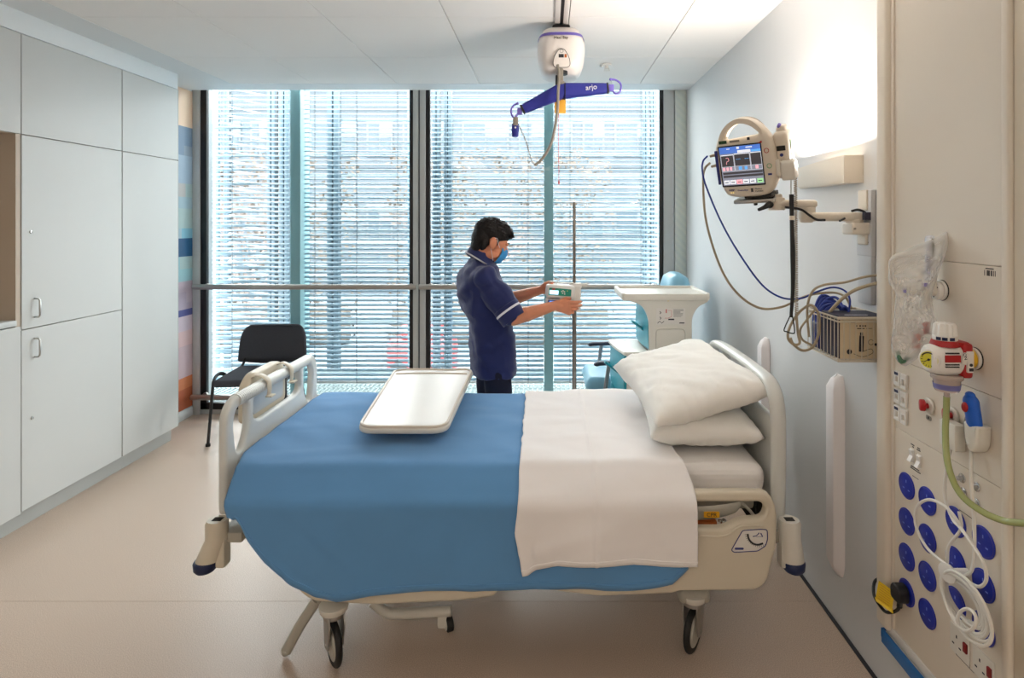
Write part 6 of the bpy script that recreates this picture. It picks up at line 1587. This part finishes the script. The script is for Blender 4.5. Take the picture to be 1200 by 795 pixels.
b = MB(); b.tube([W(1052, 412, 1.63), W(1056, 424, 1.62), W(1064, 420, 1.63)], 0.006, seg=8); part('green_connector', b, mat('dull_green', (60, 110, 84), 0.4), bg)
b = MB(); b.box(W(1081, 392, 1.66), W(1090, 378, 1.655), 0.004); part('red_connector', b, M['red'], bg)
# suction regulator
Ys, Zs = 1.52, 1.294
sr_ = thing('suction_regulator', 'white and red wall suction regulator with a yellow gauge and fluted knob', 'regulator', (1.05, Ys, 1.19))
b = MB(); b.loft([[V((x, Ys+w*math.copysign(abs(cos(a))**0.8, cos(a)), Zs+h*math.copysign(abs(sin(a))**0.8, sin(a)))) for a in [2*pi*k/28 for k in range(28)]] for x, w, h in ((0.992, 0.026, 0.030), (0.998, 0.031, 0.036), (1.03, 0.036, 0.043), (1.06, 0.035, 0.042), (1.078, 0.030, 0.036))]); part('body', b, M['white'], sr_)
b = MB(); b.box((1.066, Ys-0.034, Zs-0.045), (1.092, Ys+0.03, Zs+0.045), 0.008, 3); b.cyl((1.04, Ys, Zs+0.034), (1.04, Ys, Zs+0.050), 0.036, 0.030, 28, 0.003); b.cyl((1.09, Ys, Zs), (1.115, Ys, Zs), 0.014, seg=20); b.box((1.035, Ys-0.028, Zs+0.034), (1.088, Ys+0.028, Zs+0.048), 0.006); part('red_yoke', b, mat('deep_red', (168, 28, 32), 0.4), sr_)
b = MB(); b.cyl((1.04, Ys, Zs+0.048), (1.04, Ys, Zs+0.062), 0.0285, seg=32, bev=0.002)
rr_ = [[V((1.04+(r0+0.0018*cos(12*a))*cos(a), Ys+(r0+0.0018*cos(12*a))*sin(a), z)) for a in [2*pi*k/72 for k in range(72)]] for z, r0 in ((Zs+0.062, 0.0265), (Zs+0.088, 0.0245), (Zs+0.093, 0.021))]
b.loft(rr_); b.mi = 1
for a0 in (200, 228, 262): 
    P = [V((1.04+0.0288*cos(R(a0+k*5)), Ys+0.0288*sin(R(a0+k*5)), Zs+0.055)) for k in range(4)]; b.tube(P, 0.0035, seg=6, ell=(0.25, 1.0), smooth=False, up=(0, 0, 1)) if False else [b.box(p-V((0.0022, 0.001, 0.004)), p+V((0.0022, 0.001, 0.004))) for p in P]
part('knob', b, [M['white'], M['bumper']], sr_)
gm = Matrix.Translation((0.997, Ys-0.012, Zs+0.0)) @ Matrix.Rotation(R(-40), 4, 'Z') @ basis((0, 0, 0), (0, -1, 0), (0, 0, 1), (-1, 0, 0)) 
gm = basis((0.995, Ys-0.010, Zs), (0.55, -0.835, 0), (0, 0, 1), (-0.835, -0.55, 0))
b = MB(); b.cyl(gm @ V((0, 0, -0.02)), gm @ V((0, 0, 0.006)), 0.027, seg=32, bev=0.003); part('gauge_case', b, M['white'], sr_)
b = MB(); b.cyl(gm @ V((0, 0, 0.006)), gm @ V((0, 0, 0.0075)), 0.0215, seg=32); b.mi = 1
b.tube([gm @ V((0.018*cos(R(a)), 0.018*sin(R(a)), 0.008)) for a in range(20, 160, 10)], 0.0016, seg=6, smooth=False)
for a in range(160, 380, 22): b.tube([gm @ V((0.015*cos(R(a)), 0.015*sin(R(a)), 0.0078)), gm @ V((0.019*cos(R(a)), 0.019*sin(R(a)), 0.0078))], 0.0008, seg=4, smooth=False)
b.tube([gm @ V((0.004, 0.002, 0.008)), gm @ V((-0.013, -0.008, 0.008))], 0.0009, seg=4, smooth=False); b.cyl(gm @ V((0, 0, 0.0075)), gm @ V((0, 0, 0.0095)), 0.003)
part('gauge_dial', b, [M['gauge'], M['text']], sr_)
bf = basis((1.036, Ys-0.0366, Zs), (1, 0.0, 0), (0, 0, 1), (0, -1, 0))
b = MB(); b.box((-0.020, -0.002, -0.002), (0.020, 0.016, 0.001), 0.0005, 1, bf); b.mi = 1
for z_ in (0.021, -0.008, -0.014): 
    for q in range(9): b.box((-0.018+q*0.004, z_-0.0016, -0.003), (-0.0155+q*0.004, z_+0.0016, 0.0006), mtx=bf)
b.mi = 2; b.box((0.036, -0.028, -0.004), (0.052, 0.026, 0.003), 0.001, 1, bf); b.box((0.020, 0.0, 0.001), (0.034, 0.03, 0.0035), 0.003, 2, bf @ Matrix.Rotation(R(-14), 4, 'Z')); b.mi = 1; b.cyl(bf @ V((0.044, -0.008, 0.003)), bf @ V((0.044, -0.008, 0.004)), 0.004); b.box((0.039, -0.024, 0.003), (0.050, -0.016, 0.0036), mtx=bf)
b.text('ON', 0.011, bf @ Matrix.Translation((0.028, 0.014, 0.004)) @ Matrix.Rotation(R(-75), 4, 'Z'))
part('body_label', b, [M['red'], M['text'], M['paper']], sr_)
b = MB(); b.cyl((1.045, Ys, Zs-0.052), (1.045, Ys, Zs-0.040), 0.037, seg=32, bev=0.002); b.cyl((1.045, Ys, Zs-0.085), (1.045, Ys, Zs-0.05), 0.028, 0.032, 32, 0.004); b.cyl((1.045, Ys, Zs-0.105), (1.045, Ys, Zs-0.085), 0.007, seg=14)
jar = part('filter_jar', b, mat('jar_clear', (232, 214, 206), 0.1, trans=0.5), sr_)
b = MB(); b.loft([[V((1.045+r_*cos(a), Ys+r_*sin(a), z)) for a in [2*pi*k/32 for k in range(33)][:32]] for z, r_ in ((Zs-0.078, 0.0300), (Zs-0.064, 0.0318))], caps=False); part('jar_label', b, mat('jar_print', (112, 112, 170), 0.5), jar)
b = MB(); b.tube([V((1.045, Ys, Zs-0.10)), WX(1109, 480, 1.045), WX(1108, 510, 1.04), WX(1111, 545, 1.03), WX(1124, 577, 1.03), WX(1148, 598, 1.04), WX(1178, 611, 1.06), WX(1215, 614, 1.06)], 0.0078, seg=14)
single('suction_tube', b, M['tubeg'], 'pale green plastic suction tube curving down from the regulator to the right', 'tube')
# handset in holder
hd = thing('nurse_call_handset', 'bright blue nurse-call handset with a red button, in a cream wall holder', 'handset', WX(1138, 530, 1.10))
ph = WX(1138, 512, 1.085); m = on_right(1.10, ph.y, ph.z)
b = MB(); O2 = [(-0.024, 0.034), (0.028, 0.034), (0.024, -0.02), (0.008, -0.040), (-0.010, -0.034), (-0.020, -0.01)]
b.plate([rnd(O2, [0.006, 0.006, 0.02, 0.012, 0.01, 0.02])], 0.040, 0.008, m @ Matrix.Translation((0, 0, 0.0))); part('holder', b, M['offwhite'], hd)
b = MB(); P = [m @ V(p) for p in ((0.002, 0.0, 0.004), (0.0, 0.045, 0.008), (-0.005, 0.090, 0.012), (-0.007, 0.104, 0.012))]
b.tube(P, [0.022, 0.0235, 0.024, 0.015], seg=20, ell=(1.0, 0.6), up=(0, 1, 0)); b.ball(P[-1], (0.010, 0.015, 0.010), 2); hh = part('handset_body', b, M['blueh'], hd)
b = MB(); b.ball(m @ V((-0.006, 0.074, 0.027)), (0.006, 0.010, 0.013), 3); part('red_button', b, M['red'], hh)
b = MB(); b.tube([m @ V((-0.022, 0.045, 0.006)), m @ V((-0.030, 0.015, 0.006)), m @ V((-0.022, -0.025, 0.006))], 0.007, seg=10, ell=(0.6, 1.3)); part('side_clip', b, M['cableg'], hd)
b = MB(); b.box(WX(1113, 520, 1.11), WX(1119, 499, 1.08), 0.004); single('cord_plug', b, M['offwhite'], 'small white cord plug below the half-hidden red call button', 'plug')
# cords and coil
XC_ = 1.085
b = MB(); b.tube([WX(x, y, X) for x, y, X in ((1138, 528, 1.10), (1138, 560, 1.09), (1141, 600, 1.09), (1142, 640, 1.085), (1139, 668, 1.08), (1128, 676, 1.08))], 0.0042, seg=8)
b.tube([WX(x, y, X) for x, y, X in ((1116, 518, 1.10), (1110, 545, 1.09), (1107, 580, 1.10), (1116, 608, 1.09), (1128, 622, 1.08), (1150, 655, 1.075), (1156, 678, 1.08), (1148, 688, 1.08), (1134, 682, 1.08))], 0.0042, seg=8)
b.tube([WX(x, y, X) for x, y, X in ((1128, 622, 1.085), (1118, 605, 1.08), (1105, 592, 1.08), (1088, 586, 1.08), (1075, 594, 1.08), (1073, 615, 1.085), (1086, 642, 1.09), (1112, 665, 1.085))], 0.0042, seg=8)
b.tube([WX(x, y, X) for x, y, X in ((1124, 600, 1.10), (1126, 620, 1.09), (1112, 640, 1.09), (1110, 660, 1.09))], 0.0042, seg=8)
rg = random.Random(5)
for k in range(8):
    P = []; ww = 13+k*1.4+rg.random()*2; hh_ = 28+k*2.6+rg.random()*3; tilt = R(24+rg.random()*8); c0_ = (1129+k*0.6, 705+k*1.2)
    for q in range(16):
        a = 2*pi*q/16; ex, ey = ww*cos(a), hh_*sin(a)
        P.append(WX(c0_[0]+ex*cos(tilt)+ey*sin(tilt), c0_[1]+ey*cos(tilt)-ex*sin(tilt)*0.3, 1.092-0.0045*k+0.004*sin(2*a)))
    b.tube(P, 0.0042, seg=8, closed=True, n=4)
b.tube([WX(1133+11*cos(a), 727+13*sin(a), 1.05) for a in [2*pi*k/12 for k in range(12)]], 0.0042, seg=8, closed=True, n=4)
single('white_cord', b, M['cablew'], 'long white cord coiled in loops over the lower blue sockets', 'cord')
b = MB(); m = on(1125, 671, 1.10); b.cyl(m @ V((0, 0, -0.02)), m @ V((0, 0, 0.03)), 0.010); b.cyl(m @ V((0, 0, 0.028)), m @ V((0.003, 0, 0.038)), 0.022, 0.026, 32, 0.003); single('cord_hook', b, M['white'], 'white round cord hook holding the coiled white cord', 'hook')
# black plug with yellow tag
pl = thing('mains_plug', 'black mains plug in the lowest left blue socket', 'plug', (XP-0.02, 1.809, 0.47)); m = on_right(XP, 1.809, 0.496)
b = MB(); b.plate([rnd([(-0.024, -0.026), (0.022, -0.026), (0.024, 0.010), (0.010, 0.026), (-0.014, 0.026), (-0.026, 0.010)], 0.012)], 0.036, 0.006, m @ Matrix.Translation((0, 0, 0.022))); part('plug_body', b, M['black'], pl)
b = MB(); b.tube([m @ V((0.0, -0.022, 0.022)), m @ V((0.0, -0.045, 0.024))], 0.008, smooth=False, seg=12); part('strain_relief', b, M['black'], pl)
b = MB(); b.tube([m @ V((0.0, -0.042, 0.024)), m @ V((-0.010, -0.062, 0.026)), WX(1044, 718, 1.085), WX(1036, 716, 1.085), WX(1026, 702, 1.085), WX(1023.5, 692, 1.095), WX(1025, 682, 1.12), WX(1030, 678, 1.15)], 0.005, seg=10)
single('mains_lead', b, M['cablek'], 'black mains lead looping round the left edge of the service panel', 'cable')
yt = thing('warning_tag', 'yellow folded warning tag on the black mains lead', 'tag', WX(1040, 718, 1.085))
def wq(x, y, X=1.088): return WX(x, y, X)
b = MB(); q = [wq(1030, 681), wq(1048, 694), wq(1045, 716, 1.082), wq(1026, 703, 1.082)]; n_ = (q[1]-q[0]).cross(q[2]-q[0]).normalized()*0.0008
b.loft([[p+n_ for p in q], [p-n_ for p in q]]); part('card', b, M['yellow'], yt)
b = MB()
for k in range(4): b.tube([wq(1026+0.4*k, 701+1.2*k, 1.084-0.002*k), wq(1045.5+0.2*k, 714+1.5*k, 1.084-0.002*k)], 0.0022, seg=8, smooth=False)
part('folded_edge', b, M['yellow'], yt)
b = MB(); 
def lerp4(u, v): return (q[0].lerp(q[1], u)).lerp(q[3].lerp(q[2], u), v)
sg = -1 if n_.x > 0 else 1
for v_ in (0.12, 0.24, 0.36, 0.48, 0.60, 0.72, 0.84):
    b.tube([lerp4(0.15, v_)+n_*1.4*sg, lerp4(0.85, v_)+n_*1.4*sg], 0.0006, seg=4, smooth=False); 
part('small_print', b, M['orange'], yt)

# ============================================================ LIGHT
w = bpy.data.worlds.new('sky'); scene.world = w; w.use_nodes = True
nt = w.node_tree; bg_ = nt.nodes['Background']
bg_.inputs[0].default_value = (1.0, 0.975, 0.945, 1); bg_.inputs[1].default_value = WORLD
def area(name, loc, size, energy, col, rot=(0, 0, 0), spread=180):
    l = bpy.data.lights.new(name, 'AREA'); l.shape = 'RECTANGLE'; l.size, l.size_y = size; l.energy = energy; l.color = col; l.spread = R(spread)
    o = bpy.data.objects.new(name, l); COL.objects.link(o); o.location = loc; o.rotation_euler = rot; return o
# ceiling light panels over and behind the viewer
for i in (1, 3, 5):
    for j in (7, 8):
        x0, x1, y0, y1 = xs[i], xs[i+1], ys[j+1], ys[j]
        t = thing('ceiling_light', 'square recessed ceiling light panel near the entrance side of the room', 'light', ((x0+x1)/2, (y0+y1)/2, ZC), 0, 'ceiling light panels')
        b = MB(); b.box((x0+0.003, y0+0.003, ZC+0.004), (x1-0.003, y1-0.003, ZC+0.012)); part('diffuser', b, mat('diffuser', (255, 240, 222), 0.5, emit=CEIL), t)
        b = MB()
        for a_, c_ in (((x0, y0), (x1, y0+0.02)), ((x0, y1-0.02), (x1, y1)), ((x0, y0), (x0+0.02, y1)), ((x1-0.02, y0), (x1, y1))): b.box((a_[0], a_[1], ZC), (c_[0], c_[1], ZC+0.02))
        part('frame', b, M['white'], t)
# daylight portals at the two windows
for x0, x1 in ((win_x(244), win_x(481)), (win_x(504), win_x(772))):
    o = area('window_portal', ((x0+x1)/2, YW+0.09, 1.5), (x1-x0, 2.8), 1.0, (1, 1, 1), (R(-90), 0, 0)); o.data.cycles.is_portal = True
# tube of the wall lamp shining up
area('lamp_glow', (XR-0.062, 2.42, 1.912), (0.05, 0.46), LAMP, (1.0, 0.90, 0.80), (R(180), R(-30), 0), 178)

cam = bpy.data.cameras.new('camera'); co = bpy.data.objects.new('camera', cam); COL.objects.link(co)
co.location = (0, 0, EYE); co.rotation_euler = (R(90), 0, 0)
cam.sensor_width = 36; cam.lens = F/1200*36; cam.shift_x = -(CX-600)/1200; cam.shift_y = -(397.5-CY)/1200; cam.clip_start = 0.02; cam.clip_end = 500
scene.camera = co
scene.view_settings.view_transform = 'Standard'; scene.view_settings.look = 'None'; scene.view_settings.gamma = 1; scene.view_settings.exposure = EXPO
scene.view_settings.use_curve_mapping = False
